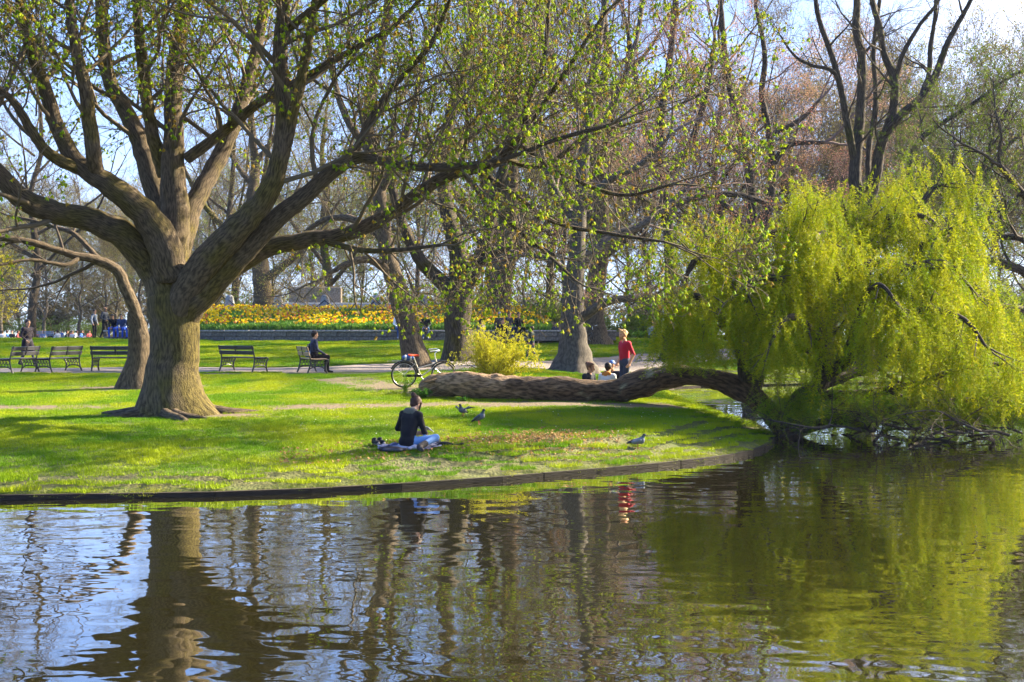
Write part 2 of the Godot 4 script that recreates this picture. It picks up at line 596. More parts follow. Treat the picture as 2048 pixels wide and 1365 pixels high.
func aim(at: Vector3, y: Vector3, roll: float, s: float) -> Transform3D:
	y = y.normalized()
	var x := y.cross(Vector3.RIGHT if absf(y.x) < 0.8 else Vector3.UP).normalized()
	x = x.rotated(y, roll)
	return Transform3D(Basis(x * s, y * s, x.cross(y) * s), at)

func make_spray(kids: int, thick: float, wob: float, lift: float) -> Array:
	var mb := MB.new()
	var tips := []
	var p := Vector3.ZERO
	var d := Vector3.UP
	var pts := PackedVector3Array([p])
	var rad := PackedFloat32Array([thick])
	for k in 5:
		d = (d + rv() * wob + Vector3(0, 0, lift)).normalized()
		p += d * 0.2
		pts.append(p); rad.append(thick * (1.0 - 0.13 * (k + 1)))
	mb.tube(pts, rad, 3, Color.WHITE, false)
	tips.append([p, d])
	for k in kids:
		var f := (k + 0.6) / kids
		var at := pts[0].lerp(pts[5], f)
		var seg := int(f * 5.0)
		at = pts[seg].lerp(pts[mini(seg + 1, 5)], f * 5.0 - seg)
		var a := k * 2.4 + rng.randf_range(-0.5, 0.5)
		var dd := (Vector3(cos(a), 0.8, sin(a)) + rv() * 0.25).normalized()
		var ln := rng.randf_range(0.22, 0.5) * (1.15 - 0.5 * f)
		var mid := at + dd * ln * 0.5
		var dd2 := (dd + rv() * wob * 1.5 + Vector3(0, 0.3, lift)).normalized()
		var end := mid + dd2 * ln * 0.5
		mb.tube(PackedVector3Array([at, mid, end]), PackedFloat32Array([thick * 0.6, thick * 0.5, thick * 0.32]), 3, Color.WHITE, false)
		tips.append([end, dd2])
		tips.append([mid, (dd + rv() * 0.5).normalized()])
		if rng.randf() < 0.6:
			var dd3 := (dd + rv() * 0.8).normalized()
			var e3 := mid + dd3 * ln * 0.4
			mb.tube(PackedVector3Array([mid, e3]), PackedFloat32Array([thick * 0.45, thick * 0.3]), 3, Color.WHITE, false)
			tips.append([e3, dd3])
	return [mb.mesh(), tips]

func leaflet(mb: MB, o: Vector3, dir: Vector3, side: Vector3, ln: float, wd: float, cc := Color.WHITE) -> void:
	var up := dir.cross(side).normalized()
	var mid := o + dir * ln * 0.55
	var tip := o + dir * ln
	mb.tri(o, mid + side * wd * 0.5 + up * wd * 0.2, tip, cc)
	mb.tri(o, tip, mid - side * wd * 0.5 + up * wd * 0.2, cc)

func twig_kit() -> void:
	sprays = [make_spray(7, 0.011, 0.22, 0.0), make_spray(8, 0.010, 0.3, 0.06), make_spray(9, 0.0075, 0.22, 0.0), make_spray(8, 0.0095, 0.24, 0.0)]
	var mb := MB.new()
	for k in 6:
		var a := TAU * k / 6.0 + rng.randf_range(-0.3, 0.3)
		var out := Vector3(cos(a), 0, sin(a))
		var dir := (out * rng.randf_range(0.35, 0.8) + Vector3(0, -0.85, 0)).normalized()
		leaflet(mb, Vector3(0, 0.01, 0), dir, out.cross(Vector3.UP).normalized(), rng.randf_range(0.085, 0.13), rng.randf_range(0.035, 0.05))
	leaf_chestnut = mb.mesh()
	mb = MB.new()
	for k in 7:
		var dir := (rv() + Vector3(0, 0.3, 0)).normalized()
		leaflet(mb, rv() * 0.05, dir, dir.cross(rv()).normalized(), rng.randf_range(0.05, 0.09), rng.randf_range(0.03, 0.045))
	leaf_small = mb.mesh()
	mb = MB.new()
	for k in 6:
		var dir := rv().normalized()
		leaflet(mb, rv() * 0.10, dir, dir.cross(rv()).normalized(), rng.randf_range(0.03, 0.05), rng.randf_range(0.022, 0.034))
	leaf_bud = mb.mesh()
	for q in 3:
		mb = MB.new()
		var p := Vector3.ZERO
		var d := Vector3(rng.randf_range(-0.3, 0.3), -0.5, rng.randf_range(-0.3, 0.3)).normalized()
		var pts := PackedVector3Array([p])
		var rad := PackedFloat32Array([0.004])
		for k in 10:
			d = (d + Vector3(0, -0.22, 0) + rv() * 0.13).normalized()
			p += d * 0.1
			pts.append(p); rad.append(0.004 - 0.0002 * k)
			for s in 6:
				var a := rng.randf() * TAU
				var out := Vector3(cos(a), 0, sin(a))
				var ld := (out * 0.75 + Vector3(0, rng.randf_range(-0.9, 0.1), 0)).normalized()
				leaflet(mb, p - d * rng.randf() * 0.1, ld, ld.cross(rv()).normalized(), rng.randf_range(0.05, 0.09), rng.randf_range(0.013, 0.021))
		mb.tube(pts, rad, 3, Color(0.9, 0.75, 0.6), false)
		strands.append(mb.mesh())

func new_tree(called: String, label: String, base: Vector3, group := "", category := "tree") -> Dictionary:
	var o := thing(called, label, category, base, 0.0, group)
	cur_base = base
	return {"node": o, "mb": MB.new(), "where": [], "ends": [], "wob": 0.22, "trop": 0.06, "dens": 1.6, "bark": M.bark, "twig": M.twig, "spray": 0, "size": 1.0, "tint": Color.WHITE, "sides": 5, "gap": 0.9, "kid": 1.0, "min_y": 0.0}

func grow(T: Dictionary, p: Vector3, dir: Vector3, length: float, r: float, lvl: int) -> void:
	var steps := clampi(int(length / 0.3), 3, 9)
	var pts := PackedVector3Array([p])
	var rad := PackedFloat32Array([r])
	var dirs := [dir]
	var d := dir
	for k in steps:
		d = (d + rv() * T.wob + Vector3(0, T.trop, 0)).normalized()
		p += d * length / steps
		if p.y < T.min_y: d.y = absf(d.y) * 0.5 + 0.1
		pts.append(p); rad.append(r * (1.0 - 0.72 * (k + 1.0) / steps)); dirs.append(d)
	T.mb.tube(pts, rad, 3 if r < 0.014 else 4 if r < 0.03 else T.sides, T.tint, false, 1.0)
	if lvl > 0:
		var kids := maxi(2, int(round(length * T.dens)))
		for k in kids:
			var f := 0.22 + 0.78 * (k + rng.randf()) / kids
			var seg := mini(int(f * steps), steps - 1)
			var at := pts[seg].lerp(pts[seg + 1], clampf(f * steps - seg, 0.0, 1.0))
			var dd: Vector3 = dirs[seg]
			var side := dd.cross(rv()).normalized()
			var nd := (dd * rng.randf_range(0.45, 1.0) + side * rng.randf_range(0.5, 0.95)).normalized()
			grow(T, at, nd, length * rng.randf_range(0.38, 0.62) * (1.1 - 0.4 * f), maxf(rad[seg] * 0.6, 0.006), lvl - 1)
		T.where.append(aim(p, d, rng.randf() * TAU, T.size * rng.randf_range(0.7, 1.1)))
	else:
		var cnt := maxi(2, int(length / (0.34 * T.size)))
		for k in cnt:
			var f := (k + 1.0) / cnt
			var seg := mini(int(f * steps), steps)
			var side := (dirs[seg] as Vector3).cross(rv()).normalized()
			var nd := ((dirs[seg] as Vector3) + side * (0.75 if k < cnt - 1 else 0.1) + Vector3(0, T.trop, 0)).normalized()
			T.where.append(aim(pts[seg], nd, rng.randf() * TAU, T.size * rng.randf_range(0.55, 1.05)))

# a limb drawn through [px, py, depth, radius px] points, with side branches from start_at (0..1) on
func limb(T: Dictionary, called: String, ctrl: Array, start_at := 0.25, lvl := 2, rough := 0.05) -> void:
	var c := []
	for e in ctrl: c.append([P(e[0], e[1], e[2]) - cur_base, e[3] / F * e[2] * T.get("thick", 1.0)])
	limb3(T, called, c, start_at, lvl, rough)

func limb3(T: Dictionary, called: String, c: Array, start_at := 0.25, lvl := 2, rough := 0.05, flare := 0.0) -> void:
	var rmax := 0.0
	for e in c: rmax = maxf(rmax, e[1])
	var cv := curve(c, 0.1 if T.get("log", false) and rmax > 0.3 else clampf(rmax * 0.7, 0.12, 0.35))
	var pts: PackedVector3Array = cv[0]
	var rad: PackedFloat32Array = cv[1]
	for k in range(1, pts.size() - 1): pts[k] += rv() * rad[k] * (0.012 if T.get("log", false) and rmax > 0.3 else 0.08)
	var mb := MB.new()
	var sides := 48 if T.get("log", false) and rmax > 0.3 else 36 if rmax > 0.5 else 20 if rmax > 0.25 else 12 if rmax > 0.1 else 8
	mb.tube(pts, rad, sides, Color.WHITE, true, 1.0, maxf(1.0, round(TAU * rmax / 0.9)))
	roughen(mb, pts, rough * rmax, rmax, flare, T)
	part(called, mb, T.bark, T.node)
	# side branches
	var total := 0.0
	for k in pts.size() - 1: total += pts[k].distance_to(pts[k + 1])
	var run := 0.0
	var next = total * start_at + rng.randf() * T.gap
	for k in pts.size() - 1:
		var seg := pts[k].distance_to(pts[k + 1])
		while next < run + seg and seg > 0.0:
			var tg := (pts[k + 1] - pts[k]).normalized()
			var side := tg.cross(rv()).normalized()
			var nd := (tg * rng.randf_range(0.3, 0.8) + side + Vector3(0, rng.randf_range(-0.05, 0.35), 0)).normalized()
			var rc := minf(rad[k] * rng.randf_range(0.28, 0.5), 0.06)
			grow(T, pts[k] + side * rad[k] * 0.6, nd, (0.9 + rc * 42.0) * rng.randf_range(0.7, 1.25) * T.kid, rc, lvl if rc > 0.022 else mini(lvl, 1))
			next += T.gap * rng.randf_range(0.6, 1.4)
		run += seg
	if start_at >= 2.0: return
	var tip := (pts[pts.size() - 1] - pts[pts.size() - 2]).normalized()
	for k in 2: grow(T, pts[pts.size() - 1], (tip + rv() * 0.35).normalized(), (0.9 + rad[rad.size() - 1] * 30.0) * T.kid, rad[rad.size() - 1] * 0.8, lvl)

func roughen(mb: MB, pts: PackedVector3Array, amp: float, rmax: float, flare: float, T: Dictionary) -> void:
	var moss: float = T.get("moss", 0.0)
	var off := rng.randf() * 500.0
	var k0 := 0.0
	var lobes := []
	for k in 7: lobes.append([TAU * k / 7.0 + rng.randf_range(-0.3, 0.3), rng.randf_range(0.4, 1.0), rng.randf_range(4.0, 9.0)])
	for k in mb.v.size():
		var p := mb.v[k]
		var a := atan2(p.z, p.x)
		var fr := 1.0 / maxf(rmax, 0.05)
		var q := noise.get_noise_3d(p.x * 9.0 * fr + off, p.y * 3.0 * fr, p.z * 9.0 * fr) + 0.5 * noise.get_noise_3d(p.x * 30.0 * fr + off, p.y * 6.0 * fr, p.z * 30.0 * fr)
		p += mb.n[k] * amp * q * 1.6
		if T.get("log", false) and rmax > 0.3: p += mb.n[k] * (0.05 * noise.get_noise_3d(p.x * 25.0, p.y * 120.0, p.z * 120.0) + 0.035 * noise.get_noise_3d(p.x * 90.0 + 80.0, p.y * 90.0, p.z * 90.0))
		if flare > 0.0 and p.y < 2.2:
			var up := exp(-maxf(p.y, 0.0) / 0.42)
			var g := 0.0
			for l in lobes:
				g = maxf(g, l[1] * pow(maxf(cos(a - l[0]), 0.0), l[2]))
			var o := Vector3(p.x, 0, p.z).normalized()
			p += o * (flare * up * (0.25 + g) + flare * 0.16 * (g - 0.45) * exp(-maxf(p.y, 0.0) / 1.6))
		mb.v[k] = p
		if moss > 0.0:
			var m := noise.get_noise_3d(p.x * 14.0 + off, p.y * 6.0, p.z * 14.0) + fine.get_noise_3d(p.x * 40.0, p.y * 40.0, p.z * 40.0) * 0.7 + moss - 0.5
			mb.c[k] = Color.WHITE.lerp(T.get("moss_color", Color(0.75, 0.95, 0.22)), clampf(m * 3.0, 0.0, 1.0))
	if T.get("log", false) and rmax > 0.3:
		for k in mb.v.size():
			var p: Vector3 = mb.v[k] + cur_base
			var px := p.x / -p.z * F + 1024.0
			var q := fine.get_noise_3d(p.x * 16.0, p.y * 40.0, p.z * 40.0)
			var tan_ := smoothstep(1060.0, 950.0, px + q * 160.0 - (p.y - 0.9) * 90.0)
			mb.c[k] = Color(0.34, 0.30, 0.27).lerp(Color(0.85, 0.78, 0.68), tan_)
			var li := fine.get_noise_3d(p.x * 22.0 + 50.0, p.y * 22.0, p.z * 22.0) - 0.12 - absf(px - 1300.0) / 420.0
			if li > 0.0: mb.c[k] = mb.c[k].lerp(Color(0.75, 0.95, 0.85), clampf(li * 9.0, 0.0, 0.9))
	# normals from the faces
	var acc := PackedVector3Array()
	acc.resize(mb.v.size())
	for f in range(0, mb.i.size(), 3):
		var a := mb.i[f]
		var b := mb.i[f + 1]
		var c := mb.i[f + 2]
		var nn := (mb.v[c] - mb.v[a]).cross(mb.v[b] - mb.v[a])
		acc[a] += nn; acc[b] += nn; acc[c] += nn
	for k in mb.v.size():
		var nn := acc[k].normalized()
		if nn.dot(mb.n[k]) < 0.0: nn = -nn
		mb.n[k] = (nn + mb.n[k] * 0.15).normalized() if nn.length() > 0.5 else mb.n[k]

func finish_tree(T: Dictionary, leaf: Mesh, leaf_mat_: Material, share: float, cols: Array, size := 1.0, called := "leaves") -> void:
	print(T.node.name, " sprays ", T.where.size(), " tris ", T.mb.i.size() / 3)
	if T.mb.v.size(): part("branches", T.mb, T.twig, T.node, "stuff")
	var sp: Array = sprays[T.spray]
	many("twigs", sp[0], T.twig, T.where, PackedColorArray(), T.node)
	if leaf == null or share <= 0.0: return
	var where := []
	var tint := PackedColorArray()
	for xf in T.where:
		for tp in sp[1]:
			if rng.randf() > share: continue
			var at: Vector3 = xf * (tp[0] as Vector3)
			where.append(Transform3D(Basis.from_euler(Vector3(rng.randf_range(-0.5, 0.5), rng.randf() * TAU, rng.randf_range(-0.5, 0.5))).scaled(Vector3.ONE * size * rng.randf_range(0.45, 1.4)), at))
			var c: Color = (cols[0] as Color).lerp(cols[1], rng.randf())
			if cols.size() > 2 and rng.randf() < 0.18: c = cols[2]
			tint.append(c)
	if where.size(): many(called, leaf, leaf_mat_, where, tint, T.node)

func near_trees() -> void:
	var d := 25.3
	var base := G(345, d)
	var T := new_tree("chestnut_tree", "broad chestnut tree with thick low limbs and fresh green leaves on the lawn", base)
	T.moss = 0.5; T.moss_color = Color(0.95, 1.02, 0.40); T.thick = 0.77; T.gap = 0.6
	T.kid = 1.0
	T.min_y = 2.3
	var tr := []
	for e in [[347, 850, 50], [346, 826, 48], [345, 790, 47], [345, 740, 46], [346, 690, 45], [345, 640, 46], [344, 600, 49], [338, 560, 44], [336, 520, 38]]:
		tr.append([P(e[0], e[1], d) - base, e[2] / F * d])
	limb3(T, "trunk", tr, 2.0, 2, 0.07, 0.40)
	for k in 8:
		var a := TAU * k / 8.0 + rng.randf_range(-0.3, 0.3)
		var ln := rng.randf_range(0.7, 1.9)
		var rp := PackedVector3Array()
		var rr := PackedFloat32Array()
		for q in 7:
			var f := q / 6.0
			var rad_ := 0.42 + ln * f
			var aa := a + 0.25 * sin(f * 4.0 + k)
			var lp := Vector3(cos(aa) * rad_, 0, sin(aa) * rad_)
			lp.y = gy(lp.x + base.x, lp.z + base.z) - base.y + 0.10 * (1.0 - f) - 0.05 * f
			rp.append(lp); rr.append(lerpf(0.17, 0.03, f))
		var rm := MB.new()
		rm.tube(rp, rr, 10, Color.WHITE, true, 1.0, 1.0)
		roughen(rm, rp, 0.02, 0.15, 0.0, {})
		part("root", rm, M.bark, T.node)
	# big limbs: px, py, depth, radius px
	limb(T, "limb", [[340, 640, d, 34], [328, 580, d, 44], [298, 520, d - .1, 44], [255, 475, d - .5, 38], [190, 443, d - 1.0, 32], [110, 426, d - 1.6, 29], [40, 396, d - 2.2, 26], [0, 352, d - 2.5, 23], [-60, 280, d - 3.0, 19], [-120, 180, d - 3.4, 14], [-170, 60, d - 3.8, 9]], 0.45)
	limb(T, "limb", [[345, 560, d - .3, 44], [322, 480, d - .6, 42], [285, 425, d - .9, 36], [240, 385, d - 1.2, 31], [190, 352, d - 1.4, 26], [150, 322, d - 1.5, 22], [115, 255, d - 1.7, 19], [90, 180, d - 1.9, 17], [62, 100, d - 2.1, 16], [40, 0, d - 2.3, 14], [25, -130, d - 2.5, 10]], 0.5)
	limb(T, "limb", [[195, 356, d - 1.3, 22], [185, 300, d - 1.9, 20], [177, 240, d - 2.0, 19], [170, 180, d - 2.2, 17], [152, 100, d - 2.3, 15], [140, 20, d - 2.4, 13], [130, -130, d - 2.6, 9]], 0.25)
	limb(T, "limb", [[165, 340, d - 1.4, 17], [125, 325, d - 1.8, 16], [90, 300, d - 2.2, 14], [60, 258, d - 2.5, 12], [28, 205, d - 2.9, 10], [-10, 170, d - 3.2, 8], [-50, 110, d - 3.4, 6]], 0.25)
	limb(T, "limb", [[338, 530, d + .3, 42], [326, 430, d + .6, 34], [298, 335, d + .9, 28], [272, 262, d + 1.2, 22], [240, 205, d + 1.4, 19], [214, 145, d + 1.6, 17], [203, 40, d + 1.8, 15], [190, -110, d + 2.0, 10]], 0.35)
	limb(T, "limb", [[340, 540, d, 44], [348, 440, d + .1, 38], [346, 340, d + .2, 31], [345, 240, d + .3, 25], [347, 150, d + .4, 22], [362, 50, d + .5, 19], [388, -90, d + .7, 13]], 0.3)
	limb(T, "limb", [[330, 350, d + .4, 20], [305, 270, d + .2, 17], [290, 170, d - .1, 15], [277, 60, d - .3, 13], [268, -90, d - .5, 9]], 0.25)
	limb(T, "limb", [[352, 520, d + .5, 36], [378, 430, d + .9, 28], [408, 370, d + 1.3, 24], [442, 308, d + 1.7, 21], [474, 230, d + 2.0, 18], [500, 142, d + 2.3, 16], [520, 60, d + 2.5, 14], [532, -80, d + 2.8, 10]], 0.3)
	limb(T, "limb", [[372, 318, d + .2, 15], [430, 276, d + .2, 14], [520, 205, d + .0, 12], [600, 160, d - .2, 10], [690, 108, d - .5, 8], [780, 60, d - .8, 6]], 0.2)
	limb(T, "limb", [[344, 668, d, 30], [358, 612, d - .2, 42], [395, 547, d - .5, 42], [465, 468, d - 1.0, 36], [520, 408, d - 1.3, 31], [553, 345, d - 1.5, 26], [567, 250, d - 1.7, 22], [561, 150, d - 1.9, 20], [562, 60, d - 2.1, 18], [578, -90, d - 2.4, 12]], 0.45)
	limb(T, "limb", [[570, 300, d - 1.6, 15], [590, 205, d - 2.0, 15], [610, 120, d - 2.2, 13], [626, 30, d - 2.4, 11], [645, -90, d - 2.7, 8]], 0.2)
	limb(T, "limb", [[562, 70, d - 2.0, 11], [610, 30, d - 2.4, 10], [660, -10, d - 2.7, 8], [720, -60, d - 3.0, 6]], 0.3)
	limb(T, "limb", [[345, 690, d, 30], [372, 622, d - .1, 42], [425, 562, d - .3, 40], [490, 500, d - .6, 32], [550, 440, d - .8, 25], [605, 395, d - 1.0, 22], [670, 340, d - 1.2, 18], [725, 316, d - 1.3, 15], [800, 330, d - 1.5, 13], [900, 334, d - 1.8, 11], [1010, 318, d - 2.1, 8], [1110, 280, d - 2.4, 6], [1220, 250, d - 2.7, 4]], 0.42)
	limb(T, "limb", [[350, 680, d + .1, 26], [388, 612, d + .3, 32], [440, 556, d + .5, 29], [520, 502, d + .6, 24], [600, 482, d + .6, 22], [680, 470, d + .5, 20], [760, 440, d + .4, 18], [830, 390, d + .2, 16], [900, 350, d + .0, 15], [975, 332, d - .2, 14], [1012, 308, d - .3, 12], [1046, 278, d - .4, 10], [1056, 200, d - .5, 8], [1088, 120, d - .6, 7], [1096, 20, d - .7, 5]], 0.4)
	limb(T, "limb", [[985, 330, d - .2, 8], [1040, 270, d - .6, 7], [1100, 190, d - 1.1, 6.5], [1160, 100, d - 1.6, 6], [1215, 20, d - 2.0, 4]], 0.15)
	limb(T, "limb", [[1000, 318, d - .2, 8], [1090, 330, d + .3, 7], [1180, 270, d + .8, 6], [1300, 235, d + 1.4, 4.5], [1400, 190, d + 1.9, 3]], 0.1)
	limb(T, "limb", [[960, 345, d - .2, 8], [1030, 390, d - .6, 7], [1110, 445, d - 1.1, 6], [1210, 466, d - 1.6, 5], [1330, 484, d - 2.1, 3.5]], 0.1)
	limb(T, "limb", [[930, 350, d, 8], [980, 410, d - .8, 7], [1030, 455, d - 1.6, 6], [1090, 505, d - 2.3, 4.5], [1150, 560, d - 2.8, 3]], 0.1)
	limb(T, "limb", [[900, 350, d, 9], [925, 280, d + .8, 8], [985, 190, d + 1.5, 7], [1010, 90, d + 2.0, 6], [1060, -10, d + 2.4, 4]], 0.15)
	limb(T, "limb", [[700, 335, d - 1.2, 11], [735, 250, d - 1.4, 10], [790, 170, d - 1.7, 8], [860, 90, d - 2.0, 7], [900, 0, d - 2.2, 5]], 0.15)
	limb(T, "limb", [[640, 480, d + .6, 9], [720, 500, d - .4, 8], [800, 500, d - 1.4, 6], [880, 490, d - 2.2, 4]], 0.15)
	limb(T, "limb", [[1040, 290, d - .4, 7], [1130, 350, d - 1.0, 6], [1240, 390, d - 1.5, 5], [1340, 370, d - 2.0, 3.5]], 0.1)
	finish_tree(T, leaf_chestnut, M.leaf, 0.44, [Color(0.15, 0.29, 0.008), Color(0.40, 0.47, 0.015), Color(0.32, 0.22, 0.03)], 0.8)

	# old leaning tree with a broken top and one long bare branch, behind the chestnut
	d = 32.0
	base = G(276, d)
	T = new_tree("stump_tree", "half broken old tree with one long bare branch behind the chestnut trunk", base)
	T.bark = M.bark; T.twig = M.twig_dark; T.moss = 0.15; T.kid = 0.8; T.min_y = 2.0
	tr = []
	for e in [[275, 790, 26], [275, 760, 25], [277, 720, 20], [278, 680, 19], [274, 650, 17], [266, 630, 13], [262, 622, 7]]:
		tr.append([P(e[0], e[1], d) - base, e[2] / F * d])
	limb3(T, "trunk", tr, 2.0, 1, 0.07, 0.3)
	limb(T, "limb", [[286, 680, d, 13], [272, 630, d - .1, 12], [252, 580, d - .2, 12], [232, 540, d - .3, 11], [192, 520, d - .5, 9], [148, 511, d - .8, 8], [100, 496, d - 1.1, 7], [40, 480, d - 1.5, 6], [-30, 476, d - 1.8, 5]], 0.45, 2)
	limb(T, "limb", [[200, 522, d - .5, 6], [150, 470, d - .2, 5], [110, 455, d + .2, 4], [60, 440, d + .5, 3]], 0.2, 1)
	limb(T, "limb", [[160, 513, d - .7, 5], [130, 530, d - 1.2, 4], [60, 520, d - 1.8, 3.5], [0, 530, d - 2.3, 2.5]], 0.2, 1)
	finish_tree(T, null, null, 0, [])

func willow() -> void:
	var d := 27.2
	var base := P(1572, 900, 26.2)
	base.y = -0.2
	var T := new_tree("willow_tree", "toppled weeping willow leaning over the pond, long trunk lying across the bank", base)
	T.bark = M.bark_log; T.twig = M.twig_dark; T.moss = 0.0; T.log = true
	T.wob = 0.2; T.trop = -0.02; T.gap = 0.4; T.min_y = 0.35; T.kid = 0.42; T.dens = 2.6
	# the lying trunk
	var lc := []
	for e in [[842, 778, 30.2, 10], [862, 772, 30.1, 22], [890, 770, 29.9, 30], [930, 770, 29.5, 33], [985, 774, 29.2, 32], [1040, 778, 28.9, 29], [1110, 780, 28.6, 28], [1180, 783, 28.4, 29], [1235, 781, 28.2, 31], [1280, 770, 28.0, 32], [1325, 757, 27.9, 31], [1368, 750, 27.7, 25], [1410, 757, 27.5, 21], [1450, 765, 27.3, 23], [1495, 785, 27.1, 26], [1540, 822, 26.8, 26], [1575, 865, 26.5, 28], [1580, 905, 26.3, 30]]:
		lc.append([P(e[0], e[1], e[2]) - base, e[3] / F * e[2] * 0.82])
	limb3(T, "fallen_trunk", lc, 2.0, 1, 0.2)
	# torn root end: splintered wood and broken root stubs
	for k in 11:
		var a := TAU * k / 11.0
		var o := P(878, 771, 30.0) - base + Vector3(0, sin(a) * 0.26, cos(a) * 0.24)
		var tipv := o + Vector3(rng.randf_range(-0.75, -0.25), rng.randf_range(-0.12, 0.06) - 0.1 * (1.0 + sin(a)) * 0.5, cos(a) * 0.12)
		var sm := MB.new()
		sm.tube(PackedVector3Array([o + Vector3(0.3, 0, 0), o, tipv]), PackedFloat32Array([0.09, 0.085, 0.012]), 6, Color(0.9, 0.82, 0.7), true)
		part("splinter", sm, M.bark_log, T.node)
	for k in 26: T.where.append(aim(P(rng.randf_range(1400, 1560), 775, 27.1) - base, rv() + Vector3(0, 1, 0), 0.0, 0.4))
	# rising stems and arching arms
	T.bark = M.bark_dark; T.log = false
	var arms := [
		[[1500, 790, d, 22], [1515, 700, d + .1, 18], [1500, 600, d + .2, 14], [1460, 532, d + .1, 10], [1400, 518, d - .2, 7], [1375, 546, d - .4, 4]],
		[[1490, 775, d, 14], [1480, 700, d - .5, 11], [1430, 620, d - 1.2, 8], [1385, 590, d - 1.7, 5], [1355, 620, d - 2.0, 3]],
		[[1510, 720, d, 15], [1540, 610, d + .6, 13], [1560, 525, d + .8, 10], [1540, 469, d + .7, 7], [1490, 462, d + .5, 4]],
		[[1575, 850, d - .6, 20], [1600, 800, d - .6, 20], [1640, 770, d - .5, 18], [1645, 690, d - .4, 15], [1620, 590, d - .3, 12], [1600, 504, d - .4, 9], [1570, 462, d - .6, 6], [1530, 469, d - .9, 4]],
		[[1640, 770, d - .5, 14], [1660, 660, d + .6, 12], [1700, 546, d + 1.2, 10], [1720, 469, d + 1.5, 8], [1700, 427, d + 1.5, 5]],
		[[1620, 600, d - .3, 12], [1690, 546, d - .6, 11], [1760, 525, d - .9, 9], [1840, 539, d - 1.1, 7], [1900, 532, d - 1.3, 5], [1930, 560, d - 1.4, 3]],
		[[1700, 546, d + 1.2, 10], [1770, 483, d + 1.8, 9], [1830, 427, d + 2.1, 7], [1865, 378, d + 2.2, 5], [1880, 371, d + 2.2, 3]],
		[[1645, 760, d - .5, 13], [1720, 700, d - 1.2, 11], [1790, 640, d - 1.8, 9], [1860, 620, d - 2.2, 7], [1930, 640, d - 2.5, 5], [1970, 690, d - 2.6, 3]],
		[[1640, 770, d - .4, 13], [1740, 730, d + .6, 11], [1830, 660, d + 1.4, 9], [1910, 590, d + 1.8, 7], [1960, 580, d + 2.0, 5], [1990, 640, d + 2.0, 3]],
		[[1630, 790, d - .5, 12], [1720, 790, d - .9, 10], [1820, 770, d - 1.2, 8], [1920, 740, d - 1.3, 6], [2010, 730, d - 1.3, 5], [2070, 760, d - 1.2, 3]],
		[[1600, 600, d - .3, 10], [1560, 560, d - 1.2, 8], [1510, 560, d - 1.9, 6], [1460, 600, d - 2.3, 4]],
		[[1640, 680, d - .4, 10], [1600, 640, d - 1.8, 8], [1570, 640, d - 2.6, 5], [1540, 690, d - 2.9, 3]],
		[[1660, 650, d + .6, 10], [1640, 532, d - .4, 8], [1650, 469, d - 1.2, 6], [1640, 469, d - 1.7, 4]],
		[[1700, 690, d - 1.0, 9], [1730, 600, d - 2.0, 7], [1760, 570, d - 2.7, 5], [1790, 600, d - 3.0, 3]],
		[[1580, 860, d - .8, 14], [1640, 850, d - 1.2, 11], [1740, 830, d - 1.4, 9], [1850, 810, d - 1.5, 7], [1960, 800, d - 1.4, 5], [2060, 810, d - 1.2, 4]],
		[[1720, 469, d + 1.5, 7], [1780, 434, d + 1.2, 6], [1850, 434, d + .8, 5], [1890, 469, d + .5, 3]],
		[[1830, 660, d + 1.4, 8], [1850, 560, d + 1.0, 7], [1840, 497, d + .6, 5], [1870, 476, d + .4, 4]],
	]
	for a in arms: limb(T, "limb", a, 0.3, 1, 0.06)
	var mb: MB = T.mb
	part("branches", mb, T.twig, T.node, "stuff")
	# hanging strands along every branch end
	var sets := [[], [], []]
	var tints := [PackedColorArray(), PackedColorArray(), PackedColorArray()]
	for xf in T.where:
		for k in 5:
			var q := rng.randi() % 3
			var at: Vector3 = xf.origin + rv() * 0.36
			var ln := rng.randf_range(0.55, 1.5)
			var floor_y := lerpf(1.4, 0.35, smoothstep(5.3, 6.5, at.x + base.x)) + rng.randf_range(-0.1, 0.25)
			ln = minf(ln, (at.y + base.y - floor_y) * 0.95)
			if ln < 0.2: continue
			sets[q].append(Transform3D(Basis.from_euler(Vector3(rng.randf_range(-0.45, 0.45), rng.randf() * TAU, rng.randf_range(-0.45, 0.45))).scaled(Vector3(1.15, ln, 1.15)), at))
			tints[q].append(Color(0.17, 0.265, 0.008).lerp(Color(0.44, 0.45, 0.016), rng.randf()))
	# low green sprouts round the foot of the stems and along the water
	for k in 620:
		var q := rng.randi() % 3
		var px := rng.randf_range(1525, 1760) if k < 330 else rng.randf_range(1700, 2100)
		var dd := rng.randf_range(25.3, 26.6)
		var at := P(px, rng.randf_range(775, 835), dd)
		sets[q].append(Transform3D(Basis.from_euler(Vector3(rng.randf_range(-0.7, 0.7), rng.randf() * TAU, rng.randf_range(-0.7, 0.7))).scaled(Vector3(1.1, minf(rng.randf_range(0.3, 0.7), at.y * 0.9), 1.1)), at - base))
		tints[q].append(Color(0.10, 0.24, 0.015).lerp(Color(0.30, 0.40, 0.03), rng.randf()))
	for k in 520:
		var q := rng.randi() % 3
		var dd := rng.randf_range(26.6, 29.5)
		var at := P(rng.randf_range(1610, 2130), 800, dd)
		at.y = rng.randf_range(0.35, 1.3)
		sets[q].append(Transform3D(Basis.from_euler(Vector3(rng.randf_range(-0.7, 0.7), rng.randf() * TAU, rng.randf_range(-0.7, 0.7))).scaled(Vector3(1.1, at.y * 0.92, 1.1)), at - base))
		tints[q].append(Color(0.10, 0.22, 0.015).lerp(Color(0.26, 0.34, 0.03), rng.randf()))
	for q in 3: many("hanging_leaves", strands[q], M.leaf, sets[q], tints[q], T.node)
	print("willow sprays ", T.where.size())

	# dead and sprouting branches trailing in the water
	var b2 := P(1800, 884, 24.6)
	b2.y = 0.0
